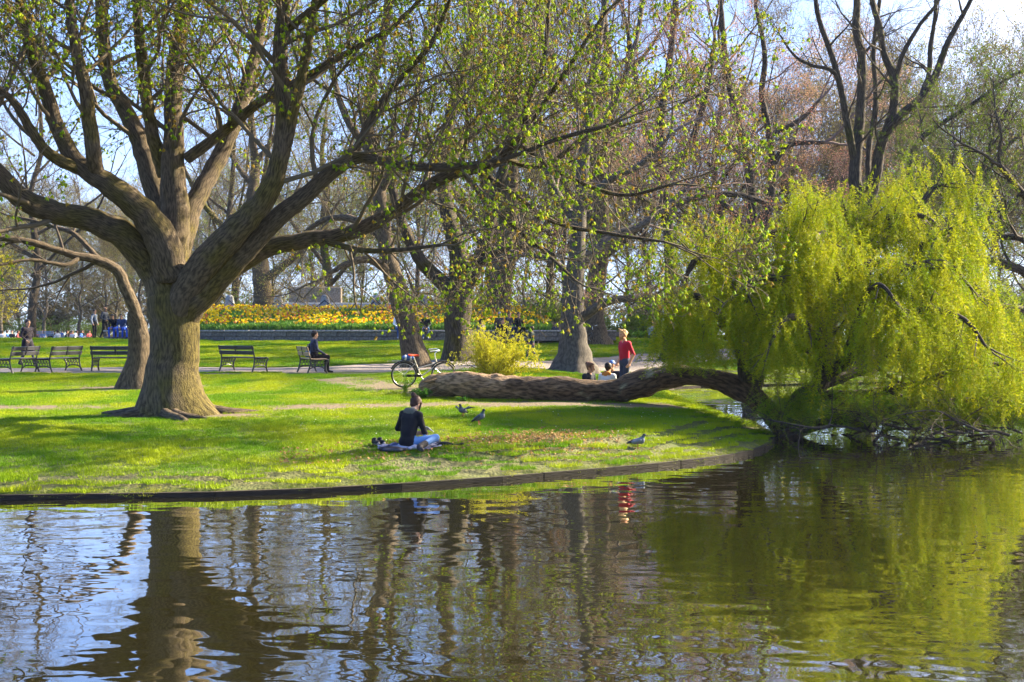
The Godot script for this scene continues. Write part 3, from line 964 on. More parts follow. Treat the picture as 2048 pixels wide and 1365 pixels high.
	var W := new_tree("driftwood_tangle", "tangle of dark bare branches trailing in the pond below the willow", b2, "", "branches")
	W.wob = 0.38; W.trop = -0.01; W.dens = 1.7; W.twig = M.twig_dark; W.sides = 5; W.min_y = -0.05; W.size = 0.75
	for k in 34:
		var px := rng.randf_range(1630, 2120)
		var dd := rng.randf_range(23.9, 26.6)
		var p := P(px, 860, dd)
		p.y = rng.randf_range(0.0, 0.35)
		var a := rng.randf() * TAU
		grow(W, p - b2, Vector3(cos(a), rng.randf_range(-0.05, 0.25), sin(a) * 0.6).normalized(), rng.randf_range(0.9, 2.1), rng.randf_range(0.018, 0.05), 1)
	part("branches", W.mb, W.twig, W.node)
	many("twigs", sprays[1][0], W.twig, W.where, PackedColorArray(), W.node)
	var where := []
	var tint := PackedColorArray()
	for xf in W.where:
		if rng.randf() < 0.5: continue
		for k in 3:
			where.append(Transform3D(Basis.from_euler(Vector3(rng.randf_range(-1.2, 1.2), rng.randf() * TAU, rng.randf_range(2.0, 4.2))).scaled(Vector3.ONE * rng.randf_range(0.3, 0.6)), xf.origin + rv() * 0.2 + Vector3(0, 0.12, 0)))
			tint.append(Color(0.16, 0.22, 0.02).lerp(Color(0.30, 0.32, 0.03), rng.randf()))
	many("shoots", strands[0], M.leaf, where, tint, W.node)

func middle_trees() -> void:
	# leaning trunk with tan buds beside the bicycle
	var d := 42.0
	var base := G(838, d)
	var T := new_tree("leaning_tree", "leaning tree with plain brown trunk and tiny tan buds behind the bicycle", base)
	T.bark = M.bark; T.spray = 2; T.size = 1.2; T.dens = 0.95; T.gap = 1.5; T.min_y = 2.5
	var tr := []
	for e in [[838, 748, 26], [833, 725, 25], [828, 700, 23], [815, 650, 21], [800, 600, 20], [785, 550, 19], [772, 500, 17], [764, 430, 15], [750, 350, 13], [736, 270, 12], [742, 180, 10], [762, 90, 8], [778, 0, 7], [785, -120, 4]]:
		tr.append([P(e[0], e[1], d) - base, e[2] / F * d])
	limb3(T, "trunk", tr, 0.33, 2, 0.06, 0.16)
	limb(T, "limb", [[785, 550, d, 10], [740, 520, d - .8, 8], [690, 530, d - 1.4, 6], [640, 560, d - 1.8, 3]], 0.15, 2)
	limb(T, "limb", [[770, 480, d, 10], [710, 440, d + .6, 8], [650, 440, d + 1.2, 6], [590, 480, d + 1.6, 3]], 0.15, 2)
	limb(T, "limb", [[757, 390, d, 9], [800, 300, d - .6, 8], [830, 200, d - 1.2, 6], [850, 90, d - 1.6, 4]], 0.15, 2)
	limb(T, "limb", [[745, 310, d, 9], [690, 230, d + .6, 7], [660, 120, d + 1.2, 6], [650, 0, d + 1.8, 4]], 0.15, 2)
	finish_tree(T, leaf_bud, M.leaf, 0.55, [Color(0.30, 0.22, 0.10), Color(0.40, 0.32, 0.13), Color(0.25, 0.32, 0.05)], 1.0, "buds")

	# mossy trunk
	d = 46.0
	base = G(918, d)
	T = new_tree("mossy_tree", "stout forked tree with green mossy trunk between leaning tree and yellow shrub", base)
	T.bark = M.bark_dark; T.moss = 0.62; T.moss_color = Color(0.95, 1.5, 0.28); T.spray = 2; T.size = 1.2; T.dens = 0.95; T.gap = 1.5; T.min_y = 3.0
	tr = []
	for e in [[920, 738, 32], [918, 712, 30], [916, 680, 28], [915, 640, 27], [918, 595, 27], [922, 560, 25], [924, 535, 18]]:
		tr.append([P(e[0], e[1], d) - base, e[2] / F * d])
	limb3(T, "trunk", tr, 2.0, 2, 0.09, 0.3)
	T.moss = 0.45
	limb(T, "limb", [[912, 600, d, 18], [880, 560, d - .2, 15], [845, 528, d - .5, 13], [815, 470, d - .8, 11], [792, 410, d - 1.0, 9], [780, 330, d - 1.3, 7], [790, 230, d - 1.5, 5]], 0.3, 2)
	limb(T, "limb", [[922, 570, d, 22], [914, 500, d, 18], [895, 420, d + .2, 16], [886, 330, d + .4, 14], [896, 255, d + .5, 13], [920, 160, d + .6, 12], [945, 70, d + .8, 10], [968, -60, d + 1.0, 6]], 0.25, 2)
	limb(T, "limb", [[930, 575, d, 18], [960, 515, d - .3, 14], [976, 460, d - .5, 12], [988, 395, d - .7, 11], [1012, 320, d - .9, 9], [1030, 220, d - 1.1, 7], [1042, 90, d - 1.3, 5]], 0.25, 2)
	limb(T, "limb", [[945, 540, d, 9], [1000, 500, d - 1.0, 7], [1060, 490, d - 1.8, 5], [1110, 510, d - 2.4, 3]], 0.2, 2)
	finish_tree(T, leaf_small, M.leaf, 0.16, [Color(0.16, 0.24, 0.02), Color(0.30, 0.36, 0.03)], 1.0)

	# beech with the swollen foot
	d = 45.0
	base = G(1150, d)
	T = new_tree("beech_tree", "smooth grey beech with swollen, deeply fluted foot behind the picnic group", base)
	T.bark = M.bark_grey; T.twig = M.twig_pink; T.spray = 2; T.size = 1.2; T.dens = 0.95; T.gap = 1.4; T.min_y = 3.0; T.moss = 0.0
	tr = []
	for e in [[1150, 755, 36], [1150, 735, 34], [1150, 705, 32], [1148, 670, 28], [1146, 640, 26], [1148, 600, 23], [1150, 560, 22], [1155, 500, 18], [1158, 450, 17], [1162, 390, 15], [1170, 300, 13], [1181, 200, 11], [1195, 100, 10], [1210, 0, 8], [1222, -100, 5]]:
		tr.append([P(e[0], e[1], d) - base, e[2] / F * d])
	limb3(T, "trunk", tr, 0.4, 2, 0.12, 0.5)
	limb(T, "limb", [[1160, 640, d, 10], [1195, 614, d - .6, 9], [1230, 600, d - 1.0, 8], [1275, 598, d - 1.3, 7], [1335, 600, d - 1.6, 5], [1390, 590, d - 1.9, 3]], 0.5, 1)
	limb(T, "limb", [[1158, 530, d, 14], [1200, 492, d + .5, 11], [1240, 468, d + .8, 9], [1300, 440, d + 1.2, 7], [1370, 380, d + 1.6, 4]], 0.25, 2)
	limb(T, "limb", [[1162, 420, d, 10], [1220, 360, d - .5, 8], [1280, 330, d - 1.0, 6], [1340, 270, d - 1.4, 4]], 0.2, 2)
	limb(T, "limb", [[1172, 300, d, 10], [1230, 205, d + .5, 8], [1268, 100, d + 1.0, 6], [1290, -20, d + 1.5, 4]], 0.2, 2)
	limb(T, "limb", [[1156, 450, d, 9], [1112, 385, d + .6, 8], [1082, 300, d + 1.0, 6], [1062, 190, d + 1.4, 5], [1070, 60, d + 1.7, 3]], 0.2, 2)
	limb(T, "limb", [[1150, 560, d, 9], [1100, 520, d + 1.0, 7], [1050, 510, d + 1.8, 5]], 0.2, 2)
	finish_tree(T, leaf_bud, M.leaf, 0.30, [Color(0.36, 0.14, 0.11), Color(0.42, 0.22, 0.15), Color(0.28, 0.32, 0.05)], 1.0, "buds")

	# slim tree with pink buds beside the far path
	d = 55.0
	base = G(1338, d)
	T = new_tree("pink_bud_tree", "slim dark tree with pink buds beside the far bend of the path", base, "pink budding trees")
	T.bark = M.bark_dark; T.twig = M.twig_pink; T.spray = 2; T.size = 1.3; T.gap = 1.8; T.kid = 0.95; T.dens = 0.9; T.moss = 0.2; T.min_y = 4.0
	tr = []
	for e in [[1338, 738, 16], [1338, 720, 14], [1338, 680, 12], [1340, 600, 11], [1340, 520, 11], [1335, 440, 11], [1330, 370, 10], [1322, 300, 9], [1325, 220, 8], [1340, 120, 7], [1350, 20, 6], [1356, -80, 4]]:
		tr.append([P(e[0], e[1], d) - base, e[2] / F * d])
	limb3(T, "trunk", tr, 0.42, 2, 0.06, 0.28)
	limb(T, "limb", [[1330, 420, d, 8], [1400, 393, d + .5, 7], [1480, 390, d + 1.0, 6], [1570, 420, d + 1.5, 4]], 0.15, 2)
	limb(T, "limb", [[1330, 360, d, 8], [1382, 285, d - .6, 7], [1412, 190, d - 1.2, 6], [1430, 80, d - 1.6, 4]], 0.15, 2)
	limb(T, "limb", [[1328, 330, d, 8], [1288, 250, d + .6, 6], [1270, 140, d + 1.2, 5], [1250, 30, d + 1.5, 3]], 0.15, 2)
	limb(T, "limb", [[1334, 440, d, 7], [1290, 400, d - .8, 5], [1250, 380, d - 1.4, 4]], 0.15, 2)
	finish_tree(T, leaf_bud, M.leaf, 0.4, [Color(0.50, 0.25, 0.22), Color(0.58, 0.38, 0.32), Color(0.45, 0.15, 0.13)], 1.2, "buds")

	# two-stemmed pink tree
	d = 60.0
	base = G(1500, d)
	T = new_tree("pink_bud_tree", "twin stemmed tree hazy with pink buds rising behind the willow", base, "pink budding trees")
	T.bark = M.bark_dark; T.twig = M.twig_pink; T.spray = 2; T.size = 1.35; T.gap = 1.7; T.kid = 1.0; T.dens = 0.9; T.moss = 0.0; T.min_y = 3.0
	tr = []
	for e in [[1500, 720, 16], [1500, 680, 14], [1500, 560, 13], [1504, 460, 11], [1502, 380, 10], [1490, 300, 9], [1466, 200, 8], [1450, 100, 6], [1440, -20, 5]]:
		tr.append([P(e[0], e[1], d) - base, e[2] / F * d])
	limb3(T, "trunk", tr, 0.35, 2, 0.06, 0.2)
	limb(T, "limb", [[1502, 520, d, 10], [1535, 430, d - .5, 9], [1546, 340, d - .7, 8], [1538, 260, d - .8, 7], [1524, 190, d - .9, 6], [1530, 110, d - 1.0, 5], [1512, 10, d - 1.0, 4]], 0.25, 2)
	limb(T, "limb", [[1546, 330, d - .7, 7], [1580, 290, d - 1.2, 6], [1650, 285, d - 1.6, 4]], 0.15, 2)
	limb(T, "limb", [[1540, 270, d - .8, 6], [1600, 240, d - .4, 5], [1640, 200, d, 3]], 0.15, 2)
	limb(T, "limb", [[1495, 320, d, 7], [1430, 260, d + .8, 6], [1390, 190, d + 1.4, 4]], 0.15, 2)
	limb(T, "limb", [[1500, 460, d, 8], [1440, 400, d + 1.0, 6], [1400, 380, d + 1.8, 4]], 0.15, 2)
	limb(T, "limb", [[1500, 480, d, 8], [1570, 440, d + 1.0, 6], [1650, 420, d + 1.8, 4]], 0.15, 2)
	finish_tree(T, leaf_bud, M.leaf, 0.42, [Color(0.50, 0.26, 0.23), Color(0.58, 0.40, 0.34), Color(0.45, 0.15, 0.13)], 1.2, "buds")

	# tall forked plane trees behind the willow
	d = 48.0
	base = G(1725, d)
	base.y = maxf(base.y, 0.3)
	T = new_tree("plane_tree", "tall bare forked tree with sinuous dark stems rising above the willow", base)
	T.bark = M.bark_dark; T.twig = M.twig_dark; T.spray = 2; T.size = 1.1; T.gap = 1.3; T.kid = 0.72; T.thick = 0.78; T.moss = 0.1; T.dens = 1.2; T.min_y = 3.0
	tr = []
	for e in [[1728, 745, 26], [1726, 700, 24], [1724, 600, 22], [1724, 500, 22], [1724, 430, 22]]:
		tr.append([P(e[0], e[1], d) - base, e[2] / F * d])
	limb3(T, "trunk", tr, 2.0, 2, 0.06, 0.25)
	limb(T, "limb", [[1722, 440, d, 20], [1711, 370, d, 17], [1712, 320, d, 15], [1718, 260, d + .1, 13], [1723, 190, d + .2, 12], [1725, 120, d + .3, 11], [1713, 60, d + .3, 10], [1715, 0, d + .4, 9], [1710, -110, d + .5, 6]], 0.25, 2)
	limb(T, "limb", [[1711, 330, d, 10], [1696, 250, d - .4, 9.5], [1683, 180, d - .6, 8.5], [1664, 110, d - .8, 7.5], [1642, 50, d - .9, 6.5], [1632, 0, d - 1.0, 5.5], [1630, -90, d - 1.1, 4]], 0.2, 2)
	limb(T, "limb", [[1690, 205, d - .5, 5.5], [1668, 145, d - .9, 5], [1625, 131, d - 1.2, 4.2], [1590, 112, d - 1.5, 3.4], [1560, 70, d - 1.7, 2]], 0.2, 1)
	limb(T, "limb", [[1728, 440, d, 18], [1752, 350, d - .2, 15], [1760, 300, d - .3, 14], [1776, 258, d - .4, 13], [1788, 215, d - .4, 11], [1789, 160, d - .4, 10.5], [1768, 105, d - .3, 9], [1760, 55, d - .3, 8], [1745, 0, d - .2, 7], [1738, -90, d - .1, 5]], 0.25, 2)
	limb(T, "limb", [[1770, 270, d - .4, 12], [1805, 228, d - .8, 11], [1838, 200, d - 1.0, 10.5], [1872, 150, d - 1.2, 9.5], [1892, 95, d - 1.3, 8], [1915, 50, d - 1.4, 7], [1940, 5, d - 1.5, 5.5], [1975, -70, d - 1.6, 4]], 0.2, 2)
	limb(T, "limb", [[1838, 200, d - 1.0, 7], [1858, 150, d - .6, 6.5], [1862, 90, d - .4, 6], [1872, 20, d - .3, 5], [1870, -60, d - .2, 3.5]], 0.2, 2)
	limb(T, "limb", [[1789, 170, d - .4, 7], [1806, 110, d - .8, 6], [1840, 50, d - 1.0, 5], [1876, 5, d - 1.2, 4], [1900, -50, d - 1.3, 3]], 0.2, 2)
	limb(T, "limb", [[1738, 390, d, 8], [1738, 300, d + .8, 7.5], [1752, 210, d + 1.2, 7], [1748, 100, d + 1.5, 6], [1760, 0, d + 1.7, 4.5]], 0.2, 2)
	finish_tree(T, leaf_bud, M.leaf, 0.03, [Color(0.12, 0.16, 0.03), Color(0.2, 0.24, 0.04)], 1.0)

	# leafing trees at the pond's far corner
	for q in 2:
		d = 44.0 if q == 0 else 38.5
		base = G(1905 if q == 0 else 2120, d)
		base.y = maxf(base.y, -0.2)
		T = new_tree("leafing_tree", "crooked dark tree with sparse dark green leaves beyond the willow" if q == 0 else "spreading dark tree whose leafy boughs hang over the pond corner", base)
		T.bark = M.bark_dark; T.twig = M.twig_dark; T.spray = 2; T.size = 1.1; T.gap = 1.0; T.kid = 0.85; T.wob = 0.33; T.min_y = 1.4
		tr = []
		if q == 0:
			for e in [[1905, 740, 16], [1902, 690, 14], [1890, 600, 12], [1884, 540, 12], [1902, 475, 10], [1930, 410, 9], [1955, 370, 7], [1972, 320, 5], [1980, 290, 3]]: tr.append([P(e[0], e[1], d) - base, e[2] / F * d])
			limb3(T, "trunk", tr, 0.3, 2, 0.08, 0.2)
			limb(T, "limb", [[1885, 545, d, 10], [1850, 450, d + .6, 9], [1820, 340, d + 1.0, 7], [1842, 280, d + 1.2, 6], [1880, 250, d + 1.2, 5], [1950, 205, d + 1.0, 4], [2010, 160, d + .8, 2.5]], 0.2, 2)
			limb(T, "limb", [[1902, 480, d, 8], [1960, 440, d - .8, 7], [2030, 400, d - 1.4, 5], [2090, 330, d - 1.8, 3]], 0.2, 2)
			limb(T, "limb", [[1935, 405, d, 7], [2000, 310, d + .5, 5], [2040, 270, d + .8, 3]], 0.15, 2)
		else:
			for e in [[2120, 770, 22], [2118, 700, 20], [2110, 600, 18], [2100, 520, 16], [2095, 430, 13], [2100, 390, 9], [2108, 350, 6], [2112, 320, 4]]: tr.append([P(e[0], e[1], d) - base, e[2] / F * d])
			limb3(T, "trunk", tr, 0.35, 2, 0.08, 0.2)
			limb(T, "limb", [[2108, 590, d, 11], [2040, 540, d - .5, 9], [1975, 520, d - .8, 8], [1920, 500, d - 1.0, 5], [1890, 470, d - 1.1, 3]], 0.2, 2)
			limb(T, "limb", [[2105, 540, d, 10], [2050, 480, d + .6, 8], [1990, 470, d + 1.0, 6], [1940, 430, d + 1.2, 4]], 0.2, 2)
			limb(T, "limb", [[2110, 640, d, 9], [2050, 620, d - 1.2, 7], [2000, 610, d - 1.8, 5], [1950, 600, d - 2.2, 3]], 0.2, 2)
			limb(T, "limb", [[2098, 440, d, 9], [2040, 380, d - .8, 7], [2000, 330, d - 1.4, 5]], 0.2, 2)
		finish_tree(T, leaf_small, M.leaf, 0.32, [Color(0.07, 0.12, 0.015), Color(0.16, 0.22, 0.025)], 0.85)

# ---------- trees and bushes farther off ----------
func far_tree(called: String, label: String, base: Vector3, height: float, r: float, spread_: float, style: Dictionary, group: String) -> Node3D:
	var T := new_tree(called, label, base, group)
	T.bark = style.bark; T.twig = style.twig; T.spray = style.get("spray", 3); T.size = style.get("size", 1.9); T.gap = style.get("gap", 1.0); T.kid = style.get("kid", 1.6); T.dens = style.get("dens", 1.1); T.moss = style.get("moss", 0.0); T.min_y = height * 0.12; T.trop = style.get("trop", 0.09)
	var lean := Vector3(rng.randf_range(-0.04, 0.04), 1, rng.randf_range(-0.04, 0.04))
	var tr := [[Vector3(0, -0.4, 0), r * 1.1]]
	for k in 8:
		var f := (k + 1) / 8.0
		tr.append([lean * height * f * 0.92 + Vector3(rng.randf_range(-1, 1), 0, rng.randf_range(-1, 1)) * height * 0.014, r * (1.0 - 0.85 * f)])
	limb3(T, "trunk", tr, 0.3, 2, 0.05, r * 0.7)
	var limbs: int = style.get("limbs", 7)
	for k in limbs:
		var f := 0.22 + 0.6 * k / limbs
		var a := k * 2.4 + rng.randf()
		var o: Vector3 = lean * height * f * 0.92
		var out := Vector3(cos(a), 0, sin(a))
		var reach := spread_ * (1.0 - 0.55 * f) * rng.randf_range(0.8, 1.15)
		var rise := height * rng.randf_range(0.16, 0.3)
		var rr := r * (1.0 - 0.8 * f) * 0.55
		limb3(T, "limb", [[o, rr], [o + out * reach * 0.35 + Vector3(0, rise * 0.3, 0), rr * 0.75], [o + out * reach * 0.75 + Vector3(0, rise * 0.75, 0) + rv() * 0.3, rr * 0.5], [o + out * reach + Vector3(0, rise * 1.3, 0), rr * 0.2]], 0.2, 2)
	finish_tree(T, style.leaf, M.leaf, style.share, style.cols, style.get("leaf_size", 1.0), style.get("leaf_name", "leaves"))
	return T.node

func copy(o: Node3D, called: String, at: Vector3, turn: float, s: Vector3, label: String, group: String) -> Node3D:
	var c: Node3D = o.duplicate()
	c.name = numbered(called)
	add_child(c)
	c.position = at
	c.rotation.y = turn
	c.scale = s
	tag(c, label, "", group)
	return c

func shrub(called: String, label: String, base: Vector3, size: Vector3, count: int, leaf: Mesh, lsize: float, cols: Array, stems: int, group := "", category := "shrub") -> Node3D:
	var o := thing(called, label, category, base, 0.0, group)
	var mb := MB.new()
	var where := []
	var tint := PackedColorArray()
	for k in stems:
		var a := rng.randf() * TAU
		var e := Vector3(cos(a) * size.x * rng.randf_range(0.2, 0.95), size.y * rng.randf_range(0.5, 1.0), sin(a) * size.z * rng.randf_range(0.2, 0.95))
		e.y *= 1.0 - 0.45 * pow(Vector2(e.x / size.x, e.z / size.z).length(), 2.0)
		var r := clampf(size.y * 0.008, 0.005, 0.03)
		var mid := Vector3(e.x * 0.35, e.y * 0.55, e.z * 0.35) + rv() * size.y * 0.05
		mb.tube(PackedVector3Array([Vector3(rng.randf_range(-1, 1) * size.x * 0.12, -0.05, rng.randf_range(-1, 1) * size.z * 0.12), mid, e]), PackedFloat32Array([r, r * 0.7, r * 0.3]), 4, Color.WHITE, false)
		for j in int(float(count) / stems):
			var f := rng.randf_range(0.25, 1.05)
			var at := Vector3.ZERO.lerp(mid, f * 2.0) if f < 0.5 else mid.lerp(e, f * 2.0 - 1.0)
			at += rv() * size * 0.13
			if at.y < 0.0: at.y = rng.randf() * 0.2 * size.y
			where.append(Transform3D(Basis.from_euler(rv() * 2.5).scaled(Vector3.ONE * lsize * rng.randf_range(0.6, 1.3)), at))
			tint.append((cols[0] as Color).lerp(cols[1], rng.randf()))
	part("stems", mb, M.twig, o, "stuff")
	many("leaves", leaf, M.leaf, where, tint, o)
	return o

func far_trees() -> void:
	var stout := {"bark": M.bark, "twig": M.twig_far, "leaf": leaf_bud, "share": 0.25, "cols": [Color(0.22, 0.20, 0.07), Color(0.30, 0.30, 0.07)], "limbs": 7, "gap": 1.7, "dens": 0.75, "leaf_size": 1.6, "moss": 0.2, "leaf_name": "buds"}
	var spots := [[518, 80.0, 22, 21.0, "thick trunked tall tree standing behind the flower bed bollards"], [1003, 70.0, 27, 22.0, "massive grooved trunk behind the trio on the wall"], [985, 74.0, 17, 20.0, "grey tree close behind the massive grooved trunk"], [1187, 62.0, 22, 22.0, "stout grey tree with a bicycle propped at its foot"], [655, 95.0, 12, 22.0, "straight tree rising behind the stone pedestal"]]
	for e in spots:
		var b := G(e[0], e[1])
		b.y = maxf(b.y, 1.2)
		far_tree("tall_tree", e[4], b, e[3], e[2] / F * e[1], 6.0, stout, "tall park trees beyond the path")
	# slender wood trees: three kinds, copied
	var bare := {"bark": M.bark_grey, "twig": M.twig_far, "leaf": leaf_bud, "share": 0.25, "cols": [Color(0.20, 0.16, 0.09), Color(0.26, 0.24, 0.10)], "limbs": 8, "leaf_size": 2.2, "leaf_name": "buds"}
	var green := {"bark": M.bark_grey, "twig": M.twig_far, "leaf": leaf_small, "share": 0.22, "cols": [Color(0.16, 0.22, 0.05), Color(0.26, 0.30, 0.07)], "limbs": 8, "leaf_size": 1.8}
	var rosy := {"bark": M.bark_dark, "twig": M.twig_pink, "leaf": leaf_bud, "share": 0.35, "cols": [Color(0.42, 0.25, 0.22), Color(0.46, 0.34, 0.28)], "dens": 0.75, "limbs": 8, "leaf_size": 2.0, "leaf_name": "buds"}
	var protos := []
	var kinds := [["bare_tree", "slender bare tree of the hazy far wood", bare, "bare trees of the far wood"], ["budding_tree", "slender tree in pale green bud in the far wood", green, "green budding trees of the far wood"], ["rosy_tree", "rosy budding tree in the wood behind the pond", rosy, "rosy trees of the far wood"]]
	for e in kinds: protos.append(far_tree(e[0], e[1], Vector3(0, 0, -100), 14.0, 0.2, 4.6, e[2], e[3]))
	var list := []
	# px, distance, kind, height factor
	for k in 17: list.append([-90 + k * 32 + rng.randf_range(-14, 14), rng.randf_range(108, 165), (k * 7) % 2, rng.randf_range(0.85, 1.2)])
	for k in 12: list.append([420 + k * 62 + rng.randf_range(-20, 20), rng.randf_range(98, 150), k % 2, rng.randf_range(1.0, 1.35)])
	for k in 9: list.append([1130 + k * 56 + rng.randf_range(-14, 14), rng.randf_range(74, 120), [0, 1, 1, 2, 0][k % 5], rng.randf_range(0.95, 1.3)])
	for k in 10: list.append([1600 + k * 57 + rng.randf_range(-14, 14), rng.randf_range(66, 110), [0, 1, 0][k % 3], rng.randf_range(0.9, 1.25)])
	var n := 0
	var first := [true, true, true]
	for e in list:
		var b := Vector3((e[0] - 1024.0) / F * e[1], 0, -e[1])
		b.y = maxf(gy(b.x, b.z), 0.8)
		var q: int = e[2]
		var s := Vector3(e[3] * rng.randf_range(0.9, 1.1), e[3], e[3] * rng.randf_range(0.9, 1.1))
		if first[q]:
			first[q] = false
			protos[q].position = b; protos[q].scale = s
		else: copy(protos[q], kinds[q][0], b, rng.randf() * TAU, s, kinds[q][1], kinds[q][3])
		n += 1
	# tall crowns nearer by, mostly seen as fine twigs against the sky
	var lofty := {"bark": M.bark_dark, "twig": M.twig_far, "leaf": leaf_bud, "share": 0.16, "cols": [Color(0.20, 0.17, 0.08), Color(0.26, 0.24, 0.08)], "limbs": 9, "gap": 1.7, "kid": 1.5, "dens": 0.75, "leaf_size": 1.5, "leaf_name": "buds", "size": 1.7}
	var tall: Node3D = null
	for e in [[60, 88], [470, 100], [1110, 96], [1420, 80], [-140, 76]]:
		var b := Vector3((e[0] - 1024.0) / F * e[1], 0, -e[1])
		b.y = gy(b.x, b.z)
		if tall == null: tall = far_tree("lofty_tree", "lofty bare tree far behind the lawn, crown of fine twigs", b, 25.0, 0.34, 8.5, lofty, "lofty bare trees behind the lawn")
		else: copy(tall, "lofty_tree", b, rng.randf() * TAU, Vector3.ONE * rng.randf_range(0.9, 1.15), "lofty bare tree far behind the lawn, crown of fine twigs", "lofty bare trees behind the lawn")
	# undergrowth
	var bushes := [
		[425, 92.0, 3.4, 3.6, "bushy green shrub behind the first stone bollard", 0], [480, 96.0, 3.0, 4.4, "tall green shrub beside the thick trunk", 0], [700, 96.0, 4.2, 5.2, "pale yellow green thicket behind the pedestal", 1],
		[600, 102.0, 3.6, 5.0, "pale thicket between thick trunk and pedestal", 1], [860, 84.0, 3.0, 4.0, "light green bush behind the mossy trunk", 1], [960, 88.0, 3.0, 4.6, "yellow green bush left of the massive trunk", 1],
		[1068, 68.0, 2.2, 2.6, "green bush at the end of the flower wall", 0], [1105, 72.0, 2.4, 3.4, "leafy bush between massive trunk and beech", 1], [1230, 78.0, 2.6, 2.2, "low green undergrowth beside the propped bicycle tree", 0], [1285, 74.0, 2.6, 2.4, "green undergrowth below the slim pink tree", 0],
		[1400, 80.0, 3.0, 2.6, "undergrowth beyond the far bend of the path", 0], [1500, 84.0, 3.2, 3.0, "thicket seen through the willow curtain", 0], [1262, 66.0, 0.8, 0.55, "small round bright green bush on the far lawn", 2], [1285, 66.5, 0.7, 0.5, "low bright green clump beside the round bush", 2],
		[1590, 55.0, 1.8, 2.0, "bank bush directly behind the willow's stems", 0], [1680, 56.0, 2.0, 2.4, "rounded bank bush behind the willow", 3], [1770, 56.5, 2.0, 2.2, "shaded bank bush behind the willow's middle", 3], [1860, 57.0, 2.0, 2.6, "bank bush behind the willow's outer strands", 0], [1950, 57.5, 2.0, 2.4, "dark bank bush by the crooked tree", 3], [2040, 58.0, 2.0, 2.6, "dark bank bush below the spreading tree", 3], [2130, 58.0, 2.2, 2.8, "dark bank bush past the spreading tree", 3],
		[1960, 78.0, 4.0, 4.2, "dark thicket beyond the pond corner", 3], [2050, 74.0, 4.0, 4.6, "deep green thicket at the wood's edge beyond the pond", 3], [1860, 84.0, 4.0, 4.0, "shaded thicket behind the crooked tree", 3], [60, 150.0, 7.0, 3.0, "long dark hedge at the far edge of the field", 3], [180, 155.0, 7.0, 2.8, "shadowy hedge behind the standing men", 3], [-40, 150.0, 7.0, 3.0, "dim hedge below the yellow tree", 3],
	]
	for e in bushes:
		var b := Vector3((e[0] - 1024.0) / F * e[1], 0, -e[1])
		b.y = maxf(gy(b.x, b.z), 0.4)
		var cols: Array = [[Color(0.10, 0.18, 0.03), Color(0.19, 0.27, 0.05)], [Color(0.22, 0.27, 0.05), Color(0.34, 0.36, 0.08)], [Color(0.06, 0.18, 0.02), Color(0.13, 0.27, 0.03)], [Color(0.10, 0.18, 0.03), Color(0.19, 0.27, 0.05)]][e[5]]
		shrub("shrub" if e[5] != 3 else "hedge", e[4], b, Vector3(e[2], e[3], e[2] * 0.8), int(700 * e[2] * 0.5) + 250, leaf_small, 1.6 if e[2] > 1.0 else 0.7, cols, 22)
	var hp: Node3D = null
	for k in 26:
		var hd := rng.randf_range(150, 178)
		var hb := Vector3((-330.0 + k * 108.0 - 1024.0) / F * hd, 1.3, -hd)
		var lb := "brown green thicket closing the view behind the far wood"
		if hp == null: hp = shrub("thicket", lb, hb, Vector3(8.5, 9.0, 4.0), 4200, leaf_small, 2.8, [Color(0.12, 0.10, 0.065), Color(0.19, 0.17, 0.09)], 80, "thickets behind the far wood", "thicket")
		else: copy(hp, "thicket", hb, rng.randf() * TAU, Vector3(1, rng.randf_range(0.8, 1.3), 1), lb, "thickets behind the far wood")
	# yellow tree at the edge of the field
	var yb := Vector3((-20 - 1024.0) / F * 74.0, 0, -74.0)
	yb.y = gy(yb.x, yb.z)
	var yt := thing("yellow_tree", "bright yellow leafed tree at the edge of the field", "tree", yb)
	var tm := MB.new()
	tm.tube(PackedVector3Array([Vector3(0, -0.2, 0), Vector3(0.1, 2, 0), Vector3(0, 4, 0.1)]), PackedFloat32Array([0.22, 0.17, 0.06]), 8)
	part("trunk", tm, M.bark, yt)
	var where := []
	var tint := PackedColorArray()
	for k in 2600:
		var p := rv()
		if p.length() > 1.0: continue
		p = p.normalized() * pow(p.length(), 0.5)
		p = Vector3(p.x * 2.2, 3.6 + p.y * 2.4, p.z * 2.0) + rv() * 0.3
		if noise.get_noise_3d(p.x * 30.0, p.y * 30.0, p.z * 30.0) < -0.08: continue
		where.append(Transform3D(Basis.from_euler(rv() * 3.0).scaled(Vector3.ONE * rng.randf_range(1.0, 1.9)), p))
		tint.append(Color(0.42, 0.36, 0.02).lerp(Color(0.55, 0.50, 0.04), rng.randf()))
	many("leaves", leaf_small, M.leaf, where, tint, yt)

# ---------- flower bed, wall, monument ----------
func wall_d(px: float) -> float:
	return 58.0 + pow((px - 640.0) / 500.0, 2.0) * 4.0

func mound(x: float, d: float) -> float:
	var px := x / d * F + 1024.0
	var dw := wall_d(px) + 0.45
	var side := smoothstep(240.0, 420.0, px) * (1.0 - smoothstep(1050.0, 1200.0, px))
	return 2.28 + (1.05 * smoothstep(0.0, 12.5, d - dw) + 0.12) * side + 0.03 * fine.get_noise_2d(x * 20.0, d * 20.0)

